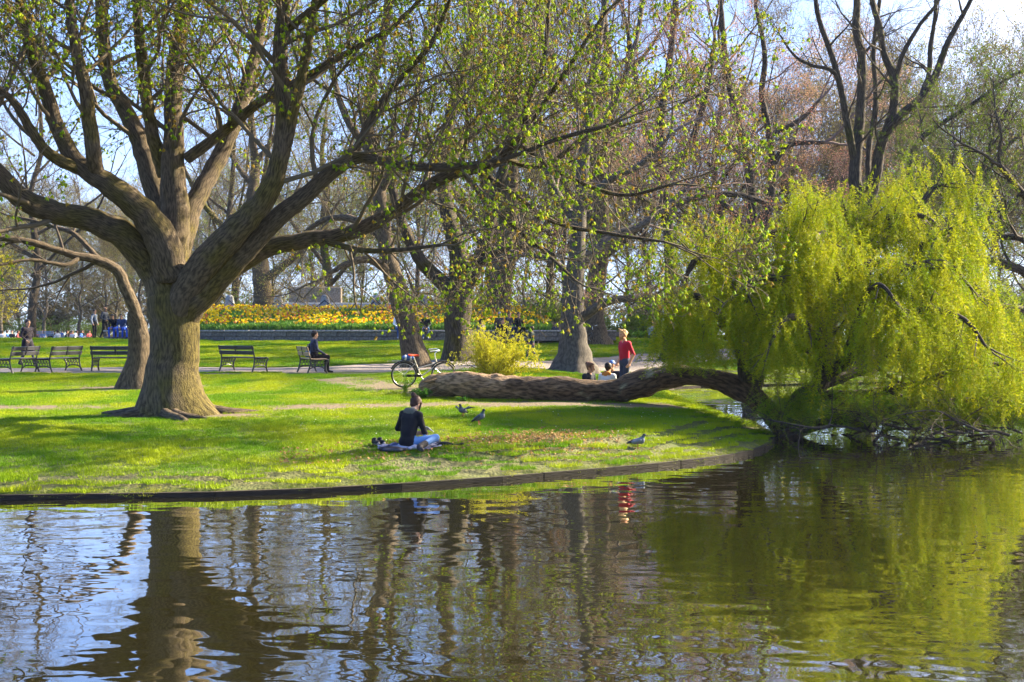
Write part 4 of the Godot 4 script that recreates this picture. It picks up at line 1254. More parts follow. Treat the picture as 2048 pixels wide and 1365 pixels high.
func flower_bed() -> void:
	var wall := thing("low_wall", "low curved stone wall holding up the tulip bed", "wall", Vector3.ZERO)
	var px := 212.0
	var block := 0
	while px < 1222.0:
		var d := wall_d(px)
		var a := Vector3((px - 1024.0) / F * d, 1.86, -d)
		var np := px + 1.25 / d * F
		var d2 := wall_d(np)
		var b := Vector3((np - 1024.0) / F * d2, 1.86, -d2)
		var dir := (b - a).normalized()
		var bs := Basis(dir, Vector3.UP, dir.cross(Vector3.UP))
		var ln := a.distance_to(b)
		var tone := rng.randf_range(0.75, 1.15)
		for c in 2:
			var mb := MB.new()
			var off := Vector3(0, 0.12 + 0.245 * c, 0) + dir * (ln * 0.5 * c)
			mb.box(Vector3.ZERO, Vector3(ln - 0.015, 0.235, 0.4 + rng.randf_range(-0.012, 0.012)), Basis.IDENTITY, Color(0.17 * tone, 0.155 * tone, 0.14 * tone), 0.012)
			var o := part("block", mb, M.stone, wall)
			o.transform = Transform3D(bs, (a + b) * 0.5 + off)
		var cm := MB.new()
		cm.box(Vector3.ZERO, Vector3(ln - 0.012, 0.085, 0.52), Basis.IDENTITY, Color(0.36 * tone, 0.34 * tone, 0.31 * tone), 0.015)
		var cp := part("coping", cm, M.stone, wall)
		cp.transform = Transform3D(bs, (a + b) * 0.5 + Vector3(0, 0.535, 0))
		px = np
		block += 1
	# earth of the bed
	var sm := MB.new()
	var nx := 70
	var nz := 26
	for j in nz:
		for k in nx:
			var p := 225.0 + (1215.0 - 225.0) * k / (nx - 1)
			var d := wall_d(p) + 0.3 + 24.0 * pow(float(j) / (nz - 1), 1.3)
			var x := (p - 1024.0) / F * d
			var h := mound(x, d)
			if j == nz - 1 or ((k == 0 or k == nx - 1) and j > 0): h = 1.2
			sm.put(Vector3(x, h, -d), Vector3.UP, Color(0.085, 0.065, 0.045) if j < 12 else Color(0.075, 0.10, 0.025))
	for j in nz - 1:
		for k in nx - 1:
			var a := j * nx + k
			sm.i.append_array([a, a + nx, a + 1, a + 1, a + nx, a + nx + 1])
	part("soil", sm, M.soil, self).set_meta("kind", "structure")
	# tulips: leaves and cups
	var lm := MB.new()
	for k in 6:
		var a := TAU * k / 6.0 + rng.randf() * 0.5
		var out := Vector3(cos(a), 0, sin(a))
		var o := out * 0.02
		var mid := o + out * 0.07 + Vector3(0, 0.2, 0)
		var tip := o + out * 0.16 + Vector3(0, rng.randf_range(0.22, 0.34), 0)
		var s := out.cross(Vector3.UP) * 0.03
		lm.tri(o - s * 0.5, mid + s, mid - s); lm.tri(o - s * 0.5, o + s * 0.5, mid + s); lm.tri(mid - s, mid + s, tip)
	var cm2 := MB.new()
	for k in 6:
		var a := TAU * k / 6.0
		var out := Vector3(cos(a), 0, sin(a))
		var s := out.cross(Vector3.UP) * 0.035
		var o := Vector3(0, 0.40, 0)
		cm2.tri(o, o + out * 0.045 + s + Vector3(0, 0.05, 0), o + out * 0.045 - s + Vector3(0, 0.05, 0))
		cm2.tri(o + out * 0.045 + s + Vector3(0, 0.05, 0), o + out * 0.035 + Vector3(0, 0.12, 0), o + out * 0.045 - s + Vector3(0, 0.05, 0))
	var lw := []
	var lt := PackedColorArray()
	var cw := []
	var ct := PackedColorArray()
	for k in 15000:
		var p := rng.randf_range(380, 1100)
		var dd := wall_d(p) + 0.55 + 12.5 * rng.randf()
		var x := (p - 1024.0) / F * dd
		var at := Vector3(x, mound(x, dd), -dd)
		var patch := fine.get_noise_2d(x * 6.0, dd * 6.0)
		var s := rng.randf_range(0.75, 1.15) * (1.25 if patch > 0.22 else 1.0)
		var bs := Basis(Vector3.UP, rng.randf() * TAU).scaled(Vector3.ONE * s)
		lw.append(Transform3D(bs, at))
		lt.append(Color(0.07, 0.20, 0.035).lerp(Color(0.20, 0.36, 0.06), rng.randf()))
		if rng.randf() < 0.36 and patch < 0.05 + rng.randf() * 0.15 and dd > wall_d(p) + 1.4 * rng.randf():
			cw.append(Transform3D(bs, at + Vector3(rng.randf_range(-.05, .05), rng.randf_range(-0.03, 0.06), 0)))
			var r := rng.randf()
			ct.append(Color(0.70, 0.52, 0.015) if r < 0.68 else Color(0.56, 0.23, 0.02) if r < 0.80 else Color(0.50, 0.16, 0.09) if r < 0.92 else Color(0.6, 0.52, 0.2))
	var bed := thing("tulip_bed", "dense bed of yellow and orange tulips above the low stone wall", "flowers", Vector3.ZERO)
	bed.set_meta("kind", "stuff")
	many("leaves", lm.mesh(), M.grass, lw, lt, bed)
	many("blossoms", cm2.mesh(), M.petal, cw, ct, bed)
	# monument
	var mo := thing("stone_pedestal", "broad stepped stone pedestal behind the tulip bed", "monument", Vector3((680 - 1024.0) / F * 77.0, 2.4, -77.0), 0.12)
	var col := Color(0.34, 0.32, 0.29)
	for e in [["step", Vector3(0, 0.75, 0), Vector3(9.4, 1.5, 6.0)], ["step", Vector3(0, 1.66, 0), Vector3(8.4, 0.32, 5.0)], ["plinth", Vector3(-1.6, 2.35, -0.3), Vector3(3.4, 1.1, 2.8)]]:
		var mb := MB.new()
		mb.box(e[1], e[2], Basis.IDENTITY, Color(0.27, 0.22, 0.17) if e[0] != "step" else Color(0.42, 0.41, 0.39), 0.04)
		part(e[0], mb, M.stone, mo)
	var heads := []
	var bl := ["stone bollard with chain farthest along the bed from the beech", "stone bollard in front of the thick tall trunk", "stone bollard standing before the pedestal steps", "stone bollard between pedestal and leaning tree", "stone bollard between leaning tree and mossy tree"]
	var bi := 0
	for p in [459, 556, 650, 752, 849]:
		var d: float = 71.0
		var at := Vector3((p - 1024.0) / F * d, 3.1, -d)
		at.y = mound(at.x, d) - 0.05
		var o := thing("bollard", bl[bi], "bollard", at, rng.randf_range(-0.3, 0.3), "stone bollards round the monument")
		var mb := MB.new()
		var hgt := EYE + (HOR - 590.0) / F * d - at.y
		mb.box(Vector3(0, 0.14, 0), Vector3(0.95, 0.28, 0.75), Basis.IDENTITY, Color(0.27, 0.27, 0.28), 0.03)
		part("base", mb, M.stone, o)
		mb = MB.new()
		var prof := [[0.28, 0.43], [0.5, 0.38], [hgt * 0.6, 0.30], [hgt - 0.3, 0.27], [hgt - 0.12, 0.24], [hgt - 0.02, 0.14], [hgt, 0.02]]
		for j in prof.size() - 1:
			for s in 8:
				var a0 := TAU * s / 8.0 + PI / 8
				var a1 := TAU * (s + 1) / 8.0 + PI / 8
				var y0: float = prof[j][0]
				var y1: float = prof[j + 1][0]
				var r0: float = prof[j][1]
				var r1: float = prof[j + 1][1]
				mb.quad(Vector3(cos(a0) * r0, y0, sin(a0) * r0 * .8), Vector3(cos(a1) * r0, y0, sin(a1) * r0 * .8), Vector3(cos(a1) * r1, y1, sin(a1) * r1 * .8), Vector3(cos(a0) * r1, y1, sin(a0) * r1 * .8), Color(0.27, 0.27, 0.28))
		part("shaft", mb, M.stone, o)
		heads.append(at + Vector3(0, hgt - 0.35, 0.2))
		bi += 1
	for k in heads.size() - 1:
		var a: Vector3 = heads[k]
		var b: Vector3 = heads[k + 1]
		var mid := (a + b) * 0.5 + Vector3(0, -0.85, 0)
		var o := thing("chain", ["iron chain sagging beside the thick tall trunk", "iron chain hanging before the pedestal's corner", "iron chain hanging across the pedestal steps", "iron chain partly behind the leaning tree"][k], "chain", a, 0.0, "chains between the bollards")
		var cv := curve([[Vector3.ZERO, 0.04], [(a.lerp(mid, 0.5) - Vector3(0, 0.12, 0)) - a, 0.04], [mid - a, 0.04], [(b.lerp(mid, 0.5) - Vector3(0, 0.12, 0)) - a, 0.04], [b - a, 0.04]], 0.2)
		for j in cv[0].size() - 1:
			var lk := MB.new()
			var c: Vector3 = (cv[0][j] + cv[0][j + 1]) * 0.5
			lk.bar(cv[0][j] * 1.0, cv[0][j + 1] * 1.0, 0.042 if j % 2 == 0 else 0.03, 6, Color.WHITE)
			part("link", lk, M.iron, o)
		var pm := MB.new()
		pm.bar(mid - a + Vector3(0, -0.9, 0), mid - a + Vector3(0, 0.05, 0), 0.06, 8)
		part("post", pm, M.iron, o)

# ---------- benches and bicycles ----------
func bench(label: String, at: Vector3, fwd: Vector2, tint := Color.WHITE, back_col := Color.WHITE, simple := false) -> Node3D:
	var o := thing("park_bench", label, "bench", at, atan2(fwd.x, fwd.y), "park benches along the path" if not simple else "")
	for s in [-1.0, 1.0]:
		var x: float = s * 0.82
		var end := Node3D.new()
		end.name = "end_frame"
		o.add_child(end, true)
		var mb := MB.new()
		var arc := func(into: MB, pts: Array, r0: float, r1: float) -> void:
			var c := []
			for k in pts.size(): c.append([Vector3(x, pts[k].y, pts[k].x), lerpf(r0, r1, float(k) / (pts.size() - 1))])
			var cv := curve(c, 0.07)
			into.tube(cv[0], cv[1], 6, tint)
		arc.call(mb, [Vector2(-0.34, 0.0), Vector2(-0.27, 0.2), Vector2(-0.24, 0.42), Vector2(-0.29, 0.65), Vector2(-0.37, 0.86)], 0.03, 0.022)
		arc.call(mb, [Vector2(0.30, 0.0), Vector2(0.25, 0.16), Vector2(0.27, 0.32), Vector2(0.33, 0.41), Vector2(0.26, 0.45), Vector2(0.0, 0.43), Vector2(-0.24, 0.43)], 0.028, 0.024)
		arc.call(mb, [Vector2(-0.29, 0.13), Vector2(-0.18, 0.2), Vector2(0.0, 0.22), Vector2(0.16, 0.19), Vector2(0.26, 0.11)], 0.02, 0.02)
		part("iron_outline", mb, M.iron, end)
		if not simple:
			mb = MB.new()
			for k in 9:
				var z := -0.2 + 0.05 * k
				var flip := 1.0 if k % 2 == 0 else -1.0
				arc.call(mb, [Vector2(z, 0.215), Vector2(z + 0.035 * flip, 0.28), Vector2(z - 0.03 * flip, 0.35), Vector2(z + 0.03, 0.43)], 0.010, 0.010)
				arc.call(mb, [Vector2(z + 0.03 * flip, 0.29), Vector2(z + 0.06, 0.33), Vector2(z + 0.05, 0.385)], 0.009, 0.009)
			part("leaf_tracery", mb, M.iron, end)
	for k in 2:
		var mb := MB.new()
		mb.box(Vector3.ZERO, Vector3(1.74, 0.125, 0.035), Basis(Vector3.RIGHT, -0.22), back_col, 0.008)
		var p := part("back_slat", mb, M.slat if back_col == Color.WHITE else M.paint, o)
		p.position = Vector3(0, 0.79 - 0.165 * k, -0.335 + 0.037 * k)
	for k in 5:
		var mb := MB.new()
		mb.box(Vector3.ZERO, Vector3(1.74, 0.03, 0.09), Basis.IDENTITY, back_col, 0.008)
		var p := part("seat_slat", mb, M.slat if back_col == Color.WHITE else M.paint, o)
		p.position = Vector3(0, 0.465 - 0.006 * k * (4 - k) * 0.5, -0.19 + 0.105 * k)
	var br := MB.new()
	br.box(Vector3(0, 0.71, -0.35), Vector3(0.06, 0.3, 0.02), Basis(Vector3.RIGHT, -0.22), Color.WHITE, 0.004)
	part("back_strap", br, M.iron, o)
	return o

func wheel(o: Node3D, at: Vector3, r: float, dir := Basis.IDENTITY) -> void:
	var w := Node3D.new()
	w.name = "wheel"
	o.add_child(w, true)
	w.transform = Transform3D(dir, at)
	var mb := MB.new()
	var ring := func(into: MB, rr: float, th: float, col: Color) -> void:
		var pts := PackedVector3Array()
		var rad := PackedFloat32Array()
		for k in 33:
			var a := TAU * k / 32.0
			pts.append(Vector3(cos(a) * rr, sin(a) * rr, 0)); rad.append(th)
		into.tube(pts, rad, 6, col, false)
	ring.call(mb, r, 0.021, Color(0.02, 0.02, 0.02))
	part("tyre", mb, M.rubber, w)
	mb = MB.new()
	ring.call(mb, r - 0.028, 0.01, Color(0.5, 0.5, 0.5))
	part("rim", mb, M.metal, w)
	mb = MB.new()
	for k in 20:
		var a := TAU * k / 20.0
		mb.bar(Vector3(cos(a + 0.2) * 0.02, sin(a + 0.2) * 0.02, 0.025 * (1 if k % 2 else -1)), Vector3(cos(a), sin(a), 0) * (r - 0.03), 0.0025, 3, Color(0.5, 0.5, 0.5))
	part("spokes", mb, M.metal, w, "stuff")
	mb = MB.new()
	mb.bar(Vector3(0, 0, -0.05), Vector3(0, 0, 0.05), 0.025, 10, Color(0.4, 0.4, 0.4))
	part("hub", mb, M.metal, w)

func bicycle(label: String, at: Vector3, turn: float, frame: Color, saddle: Color, lean := 0.0) -> Node3D:
	var o := thing("bicycle", label, "bicycle", at, turn)
	o.rotation.x = lean
	wheel(o, Vector3(-0.53, 0.35, 0), 0.34)
	wheel(o, Vector3(0.56, 0.35, 0), 0.34, Basis(Vector3.UP, 0.25))
	var mb := MB.new()
	var bb := Vector3(-0.06, 0.30, 0)
	var st := Vector3(-0.22, 0.72, 0)
	var ht := Vector3(0.34, 0.80, 0)
	var hb := Vector3(0.39, 0.62, 0)
	for e in [[bb, st, 0.017], [bb, hb, 0.019], [st.lerp(bb, 0.45), hb + Vector3(-0.02, 0.06, 0), 0.016], [ht, hb, 0.02]]: mb.bar(e[0], e[1], e[2], 8, frame)
	for s in [-1.0, 1.0]:
		mb.bar(bb + Vector3(0, 0, 0.02 * s), Vector3(-0.53, 0.35, 0.055 * s), 0.010, 6, frame)
		mb.bar(st + Vector3(0, -0.05, 0.015 * s), Vector3(-0.53, 0.35, 0.055 * s), 0.009, 6, frame)
		mb.tube(PackedVector3Array([hb + Vector3(0.01, 0, 0.03 * s), Vector3(0.47, 0.5, 0.05 * s), Vector3(0.56, 0.35, 0.055 * s)]), PackedFloat32Array([0.014, 0.012, 0.009]), 6, frame)
	part("frame", mb, M.paint, o)
	mb = MB.new()
	mb.tube(PackedVector3Array([ht, ht + Vector3(-0.02, 0.14, 0), ht + Vector3(0.05, 0.2, 0)]), PackedFloat32Array([0.014, 0.014, 0.014]), 8, Color(0.7, 0.7, 0.7))
	var hp := ht + Vector3(0.05, 0.2, 0)
	for s in [-1.0, 1.0]: mb.tube(PackedVector3Array([hp, hp + Vector3(0.06, 0.03, 0.14 * s), hp + Vector3(-0.02, 0.05, 0.27 * s), hp + Vector3(-0.18, 0.03, 0.30 * s)]), PackedFloat32Array([0.012, 0.012, 0.012, 0.012]), 8, Color(0.75, 0.75, 0.75))
	part("handlebar", mb, M.metal, o)
	mb = MB.new()
	for s in [-1.0, 1.0]: mb.bar(hp + Vector3(-0.10, 0.04, 0.29 * s), hp + Vector3(-0.22, 0.025, 0.305 * s), 0.018, 8, Color(0.5, 0.48, 0.45))
	part("grips", mb, M.rubber, o)
	mb = MB.new()
	mb.bar(st, st + Vector3(-0.04, 0.14, 0), 0.013, 8, Color(0.6, 0.6, 0.6))
	part("seat_post", mb, M.metal, o)
	# saddle: wide at the back, narrow nose
	var c := []
	mb = MB.new()
	var rings := []
	for k in 9:
		var f := k / 8.0
		var wd := lerpf(0.105, 0.022, smoothstep(0.1, 0.75, f)) * sin(PI * clampf(f * 0.93 + 0.07, 0.0, 1.0)) ** 0.35
		var ring := PackedVector3Array()
		for s in 10:
			var a := TAU * s / 10.0
			ring.append(Vector3(-0.14 + 0.30 * f, 0.035 * sin(a) * (1.1 - 0.4 * f), wd * cos(a)))
		rings.append(ring)
	for k in 8:
		for s in 10: mb.quad(rings[k][s], rings[k + 1][s], rings[k + 1][(s + 1) % 10], rings[k][(s + 1) % 10], saddle)
	for s in 8:
		mb.tri(rings[0][0], rings[0][s + 1], rings[0][(s + 2) % 10], saddle); mb.tri(rings[8][0], rings[8][s + 1], rings[8][(s + 2) % 10], saddle)
	var sd := part("saddle", mb, M.paint, o)
	sd.position = st + Vector3(-0.05, 0.17, 0)
	# rack and mudguards
	mb = MB.new()
	for s in [-1.0, 1.0]:
		mb.bar(Vector3(-0.86, 0.74, 0.06 * s), Vector3(-0.30, 0.74, 0.05 * s), 0.007, 6, Color(0.25, 0.25, 0.26))
		mb.bar(Vector3(-0.66, 0.74, 0.06 * s), Vector3(-0.53, 0.36, 0.065 * s), 0.006, 6, Color(0.25, 0.25, 0.26))
	for k in 4: mb.bar(Vector3(-0.84 + 0.15 * k, 0.74, -0.06), Vector3(-0.84 + 0.15 * k, 0.74, 0.06), 0.006, 6, Color(0.25, 0.25, 0.26))
	part("luggage_rack", mb, M.metal, o)
	for e in [[Vector3(-0.53, 0.35, 0), 0.1, 2.7], [Vector3(0.56, 0.35, 0), 0.6, 2.6]]:
		mb = MB.new()
		var pts := PackedVector3Array()
		var rad := PackedFloat32Array()
		for k in 13:
			var a: float = lerpf(e[1], e[2], k / 12.0)
			pts.append((e[0] as Vector3) + Vector3(cos(a), sin(a), 0) * 0.385); rad.append(0.024)
		mb.tube(pts, rad, 5, Color(0.03, 0.03, 0.03))
		part("mudguard", mb, M.paint, o)
	mb = MB.new()
	mb.bar(bb + Vector3(0, 0, -0.07), bb + Vector3(0, 0, 0.07), 0.02, 8, Color(0.3, 0.3, 0.3))
	mb.bar(bb + Vector3(0, 0, 0.07), bb + Vector3(0.12, -0.12, 0.07), 0.01, 6, Color(0.3, 0.3, 0.3))
	mb.bar(bb + Vector3(0, 0, -0.07), bb + Vector3(-0.12, 0.12, -0.07), 0.01, 6, Color(0.3, 0.3, 0.3))
	mb.box(bb + Vector3(0.12, -0.12, 0.12), Vector3(0.09, 0.02, 0.08), Basis.IDENTITY, Color(0.03, 0.03, 0.03))
	mb.box(bb + Vector3(-0.12, 0.12, -0.12), Vector3(0.09, 0.02, 0.08), Basis.IDENTITY, Color(0.03, 0.03, 0.03))
	part("crank", mb, M.metal, o)
	mb = MB.new()
	mb.box(Vector3(-0.3, 0.33, 0.045), Vector3(0.52, 0.075, 0.03), Basis.IDENTITY, Color(0.02, 0.02, 0.02), 0.012)
	part("chain_case", mb, M.paint, o)
	return o

func furniture() -> void:
	var g := func(px: float, d: float) -> Vector3: return G(px, d) + Vector3(0, 0.01, 0)
	bench("dark park bench cut off by the picture edge, beside the strolling man's bench", g.call(32, 37.2), Vector2(-0.99, -0.1))
	bench("dark park bench just in front of the strolling man in a coat", g.call(116, 38.2), Vector2(-0.975, -0.22))
	bench("dark park bench half hidden behind the broken tree", g.call(238, 38.8), Vector2(0.04, -1.0))
	bench("empty dark park bench beyond the chestnut trunk, facing the wall", g.call(487, 38.0), Vector2(0.6, -0.8))
	bench("park bench with back coloured pale as if sunlit, a person seated on it", g.call(625, 37.4), Vector2(0.93, -0.37), Color.WHITE, Color(0.24, 0.18, 0.12))  # pale tan slat colour stands in for sun falling on the back
	var blue := bench("long hazy blue bench far out on the field", G(92, 108.0), Vector2(0.3, -1.0), Color.WHITE, Color(0.10, 0.17, 0.34), true)
	blue.scale = Vector3(1.2, 1, 1)
	# the bicycle by the log
	var b := bicycle("city bicycle with orange saddle leaning by the torn end of the fallen trunk", G(846, 31.9), 0.14, Color(0.45, 0.42, 0.36), Color(0.62, 0.07, 0.02), 0.08)
	var bag := thing("cloth_bag", "small blue and white striped bag tied behind the orange saddle", "bag", b.transform * Vector3(-0.42, 0.80, 0.0), 0.2)
	var mb := MB.new()
	for k in 6:
		var f := (k - 2.5) / 3.0
		mb.ball(Vector3(f * 0.14, 0.03, 0), Vector3(0.05, 0.085 * sqrt(1.0 - f * f * 0.7), 0.10), 10, 8, Color(0.55, 0.58, 0.62) if k % 3 == 1 else Color(0.03, 0.08, 0.26))
	part("body", mb, M.cloth, bag)
	mb = MB.new()
	mb.tube(PackedVector3Array([Vector3(-0.1, 0.1, 0), Vector3(-0.03, 0.15, 0.02), Vector3(0.05, 0.14, 0), Vector3(0.11, 0.09, 0)]), PackedFloat32Array([0.01, 0.01, 0.01, 0.01]), 6, Color(0.05, 0.06, 0.1))
	part("handle", mb, M.cloth, bag)
	bicycle("dark bicycle propped against the stout grey tree", G(1178, 61.2), 0.9, Color(0.03, 0.03, 0.035), Color(0.02, 0.02, 0.02), 0.0)

# ---------- people ----------
# bones [a, b, radius a, radius b, colour index, blend]; the smooth union is meshed as surface nets
func nets(mb: MB, bones: Array, cell: float, cols: Array) -> void:
	var lo := Vector3.ONE * 1e9
	var hi := -lo
	for e in bones:
		var r := maxf(e[2], e[3]) + cell * 2.5
		for q in 2:
			lo = lo.min((e[q] as Vector3) - Vector3.ONE * r); hi = hi.max((e[q] as Vector3) + Vector3.ONE * r)
	var nx := int((hi.x - lo.x) / cell) + 2
	var ny := int((hi.y - lo.y) / cell) + 2
	var nz := int((hi.z - lo.z) / cell) + 2
	var val := PackedFloat32Array()
	val.resize(nx * ny * nz); val.fill(1.0)
	var near := PackedFloat32Array()
	near.resize(nx * ny * nz); near.fill(9.0)
	var ci := PackedByteArray()
	ci.resize(nx * ny * nz)
	for e in bones:
		var a: Vector3 = e[0]
		var ab: Vector3 = (e[1] as Vector3) - a
		var ra: float = e[2]
		var rb: float = e[3]
		var k: float = e[5]
		var m := maxf(ra, rb) + k + cell * 2.0
		var l2 := maxf(ab.length_squared(), 1e-9)
		var s0 := ((a.min(e[1]) - Vector3.ONE * m - lo) / cell).floor()
		var s1 := ((a.max(e[1]) + Vector3.ONE * m - lo) / cell).ceil()
		for z in range(maxi(0, int(s0.z)), mini(nz, int(s1.z) + 1)):
			for y in range(maxi(0, int(s0.y)), mini(ny, int(s1.y) + 1)):
				var row := (z * ny + y) * nx
				for x in range(maxi(0, int(s0.x)), mini(nx, int(s1.x) + 1)):
					var p := lo + Vector3(x, y, z) * cell - a
					var t := clampf(p.dot(ab) / l2, 0.0, 1.0)
					var d := (p - ab * t).length() - lerpf(ra, rb, t)
					var old := val[row + x]
					if d < near[row + x]:
						near[row + x] = d; ci[row + x] = e[4]
					var h := maxf(k - absf(d - old), 0.0) / k
					val[row + x] = minf(d, old) - h * h * k * 0.25
	var id := PackedInt32Array()
	id.resize(nx * ny * nz); id.fill(-1)
	var first := mb.v.size()
	var sx := 1
	var sy := nx
	var sz := nx * ny
	var off := [0, sx, sy, sx + sy, sz, sz + sx, sz + sy, sz + sy + sx]
	var edges := [[0, 1], [2, 3], [4, 5], [6, 7], [0, 2], [1, 3], [4, 6], [5, 7], [0, 4], [1, 5], [2, 6], [3, 7]]
	for z in nz - 1:
		for y in ny - 1:
			for x in nx - 1:
				var c := x + y * sy + z * sz
				if absf(val[c]) > cell * 2.0: continue
				var neg := 0
				for q in 8:
					if val[c + off[q]] < 0.0: neg += 1
				if neg == 0 or neg == 8: continue
				var s := Vector3.ZERO
				var cnt := 0
				for g in edges:
					var v0 := val[c + off[g[0]]]
					var v1 := val[c + off[g[1]]]
					if (v0 < 0.0) != (v1 < 0.0):
						var t := v0 / (v0 - v1)
						var p0 := Vector3(g[0] & 1, (g[0] >> 1) & 1, g[0] >> 2)
						var p1 := Vector3(g[1] & 1, (g[1] >> 1) & 1, g[1] >> 2)
						s += p0.lerp(p1, t); cnt += 1
				var grad := Vector3(val[c + 1] - val[c], val[c + sy] - val[c], val[c + sz] - val[c])
				id[c] = mb.put(lo + (Vector3(x, y, z) + s / cnt) * cell, grad.normalized(), cols[ci[c]])
	for z in range(1, nz - 1):
		for y in range(1, ny - 1):
			for x in range(1, nx - 1):
				var c := x + y * sy + z * sz
				var v0 := val[c]
				if absf(v0) > cell * 2.0: continue
				for ax in 3:
					var o: int = [sx, sy, sz][ax]
					if (v0 < 0.0) == (val[c + o] < 0.0): continue
					var u: int = [sy, sz, sx][ax]
					var w: int = [sz, sx, sy][ax]
					var a := id[c]
					var b := id[c - u]
					var dd := id[c - u - w]
					var e := id[c - w]
					if a < 0 or b < 0 or dd < 0 or e < 0: continue
					if v0 > 0.0: mb.i.append_array([a, b, dd, a, dd, e])
					else: mb.i.append_array([a, dd, b, a, e, dd])
	var acc := PackedVector3Array()
	acc.resize(mb.v.size() - first)
	for f in range(0, mb.i.size(), 3):
		if mb.i[f] < first: continue
		var nn := (mb.v[mb.i[f + 2]] - mb.v[mb.i[f]]).cross(mb.v[mb.i[f + 1]] - mb.v[mb.i[f]])
		for q in 3: acc[mb.i[f + q] - first] += nn
	for k in acc.size():
		var nn := acc[k].normalized()
		mb.n[first + k] = nn if nn.dot(mb.n[first + k]) >= 0.0 else -nn

func joints(pose: String) -> Dictionary:
	var j := {"pelvis": Vector3(0, .95, 0), "waist": Vector3(0, 1.1, .01), "chest": Vector3(0, 1.32, 0), "neck": Vector3(0, 1.47, 0), "head": Vector3(0, 1.63, .02), "look": Vector3(0, 0, 1),
		"shL": Vector3(.18, 1.41, 0), "elL": Vector3(.24, 1.14, -.03), "haL": Vector3(.24, .90, .06), "shR": Vector3(-.18, 1.41, 0), "elR": Vector3(-.24, 1.14, -.03), "haR": Vector3(-.24, .90, .06),
		"hiL": Vector3(.09, .92, 0), "knL": Vector3(.10, .49, .03), "anL": Vector3(.10, .09, -.02), "hiR": Vector3(-.09, .92, 0), "knR": Vector3(-.10, .49, .03), "anR": Vector3(-.10, .09, -.02)}
	if pose == "walk":
		j.knL = Vector3(.1, .5, .16); j.anL = Vector3(.1, .1, .26); j.knR = Vector3(-.1, .49, -.04); j.anR = Vector3(-.1, .12, -.32)
		j.haL = Vector3(.22, .95, -.12); j.haR = Vector3(-.22, .97, .2)
	elif pose == "stride":
		j.knL = Vector3(.1, .5, .12); j.anL = Vector3(.13, .09, .22); j.knR = Vector3(-.1, .5, -.02); j.anR = Vector3(-.13, .09, -.2)
		j.elL = Vector3(.3, 1.14, 0); j.haL = Vector3(.12, 1.02, .16); j.elR = Vector3(-.3, 1.14, 0); j.haR = Vector3(-.12, 1.02, .16)
	elif pose == "seat" or pose == "seat_lean":
		for k in ["pelvis", "waist", "chest", "neck", "head", "shL", "elL", "haL", "shR", "elR", "haR", "hiL", "hiR"]: j[k] = (j[k] as Vector3) + Vector3(0, -.38, 0)
		j.knL = Vector3(.13, .53, .43); j.anL = Vector3(.12, .09, .40); j.knR = Vector3(-.13, .53, .43); j.anR = Vector3(-.12, .09, .42)
		j.elL = Vector3(.25, .77, .05); j.haL = Vector3(.13, .62, .32); j.elR = Vector3(-.25, .77, .05); j.haR = Vector3(-.13, .62, .32)
		if pose == "seat_lean":
			for k in ["waist", "chest", "neck", "head", "shL", "shR", "elL", "elR"]:
				var v: Vector3 = j[k]
				j[k] = Vector3(v.x, v.y - (v.y - .57) * .12, v.z + (v.y - .57) * .42)
			j.haL = Vector3(.05, .55, .48); j.haR = Vector3(-.05, .55, .48)
	elif pose == "ground":
		for k in ["pelvis", "waist", "chest", "neck", "head", "shL", "elL", "haL", "shR", "elR", "haR", "hiL", "hiR"]: j[k] = (j[k] as Vector3) + Vector3(0, -.83, 0)
		j.knL = Vector3(.24, .40, .33); j.anL = Vector3(.10, .09, .52); j.knR = Vector3(-.26, .28, .33); j.anR = Vector3(-.02, .09, .40)
		j.elL = Vector3(.27, .36, .12); j.haL = Vector3(.14, .34, .34); j.elR = Vector3(-.27, .36, .1); j.haR = Vector3(-.14, .32, .34)
		for k in ["waist", "chest", "neck", "head", "shL", "shR"]:
			var v: Vector3 = j[k]
			j[k] = Vector3(v.x, v.y, v.z + (v.y - .1) * .18)
	return j

func hand_bones(out: Array, wrist: Vector3, dir: Vector3, palm: Vector3, ci: int, thumb_side: float, s := 1.0) -> void:
	dir = dir.normalized()
	var side := dir.cross(palm).normalized() * thumb_side
	var nrm := side.cross(dir).normalized() * thumb_side
	out.append([wrist, wrist + dir * .075 * s, .026 * s, .032 * s, ci, .02])
	out.append([wrist + dir * .05 * s + side * .02 * s, wrist + dir * .08 * s - side * .02 * s, .02 * s, .02 * s, ci, .02])
	var ln := [.062, .072, .067, .052]
	for k in 4:
		var o := wrist + dir * .085 * s + side * (.03 - .02 * k) * s
		var m: Vector3 = o + (dir * .9 + nrm * .35).normalized() * ln[k] * .55 * s
		out.append([o, m, .0095 * s, .009 * s, ci, .006])
		out.append([m, m + (dir * .55 + nrm * .8).normalized() * ln[k] * .5 * s, .009 * s, .0075 * s, ci, .006])
	var t0 := wrist + dir * .025 * s + side * .025 * s
	var t1 := t0 + (dir * .7 + side * .75).normalized() * .04 * s
	out.append([t0, t1, .013 * s, .011 * s, ci, .01])
	out.append([t1, t1 + (dir * .95 + side * .15 + nrm * .3).normalized() * .034 * s, .0105 * s, .0085 * s, ci, .006])

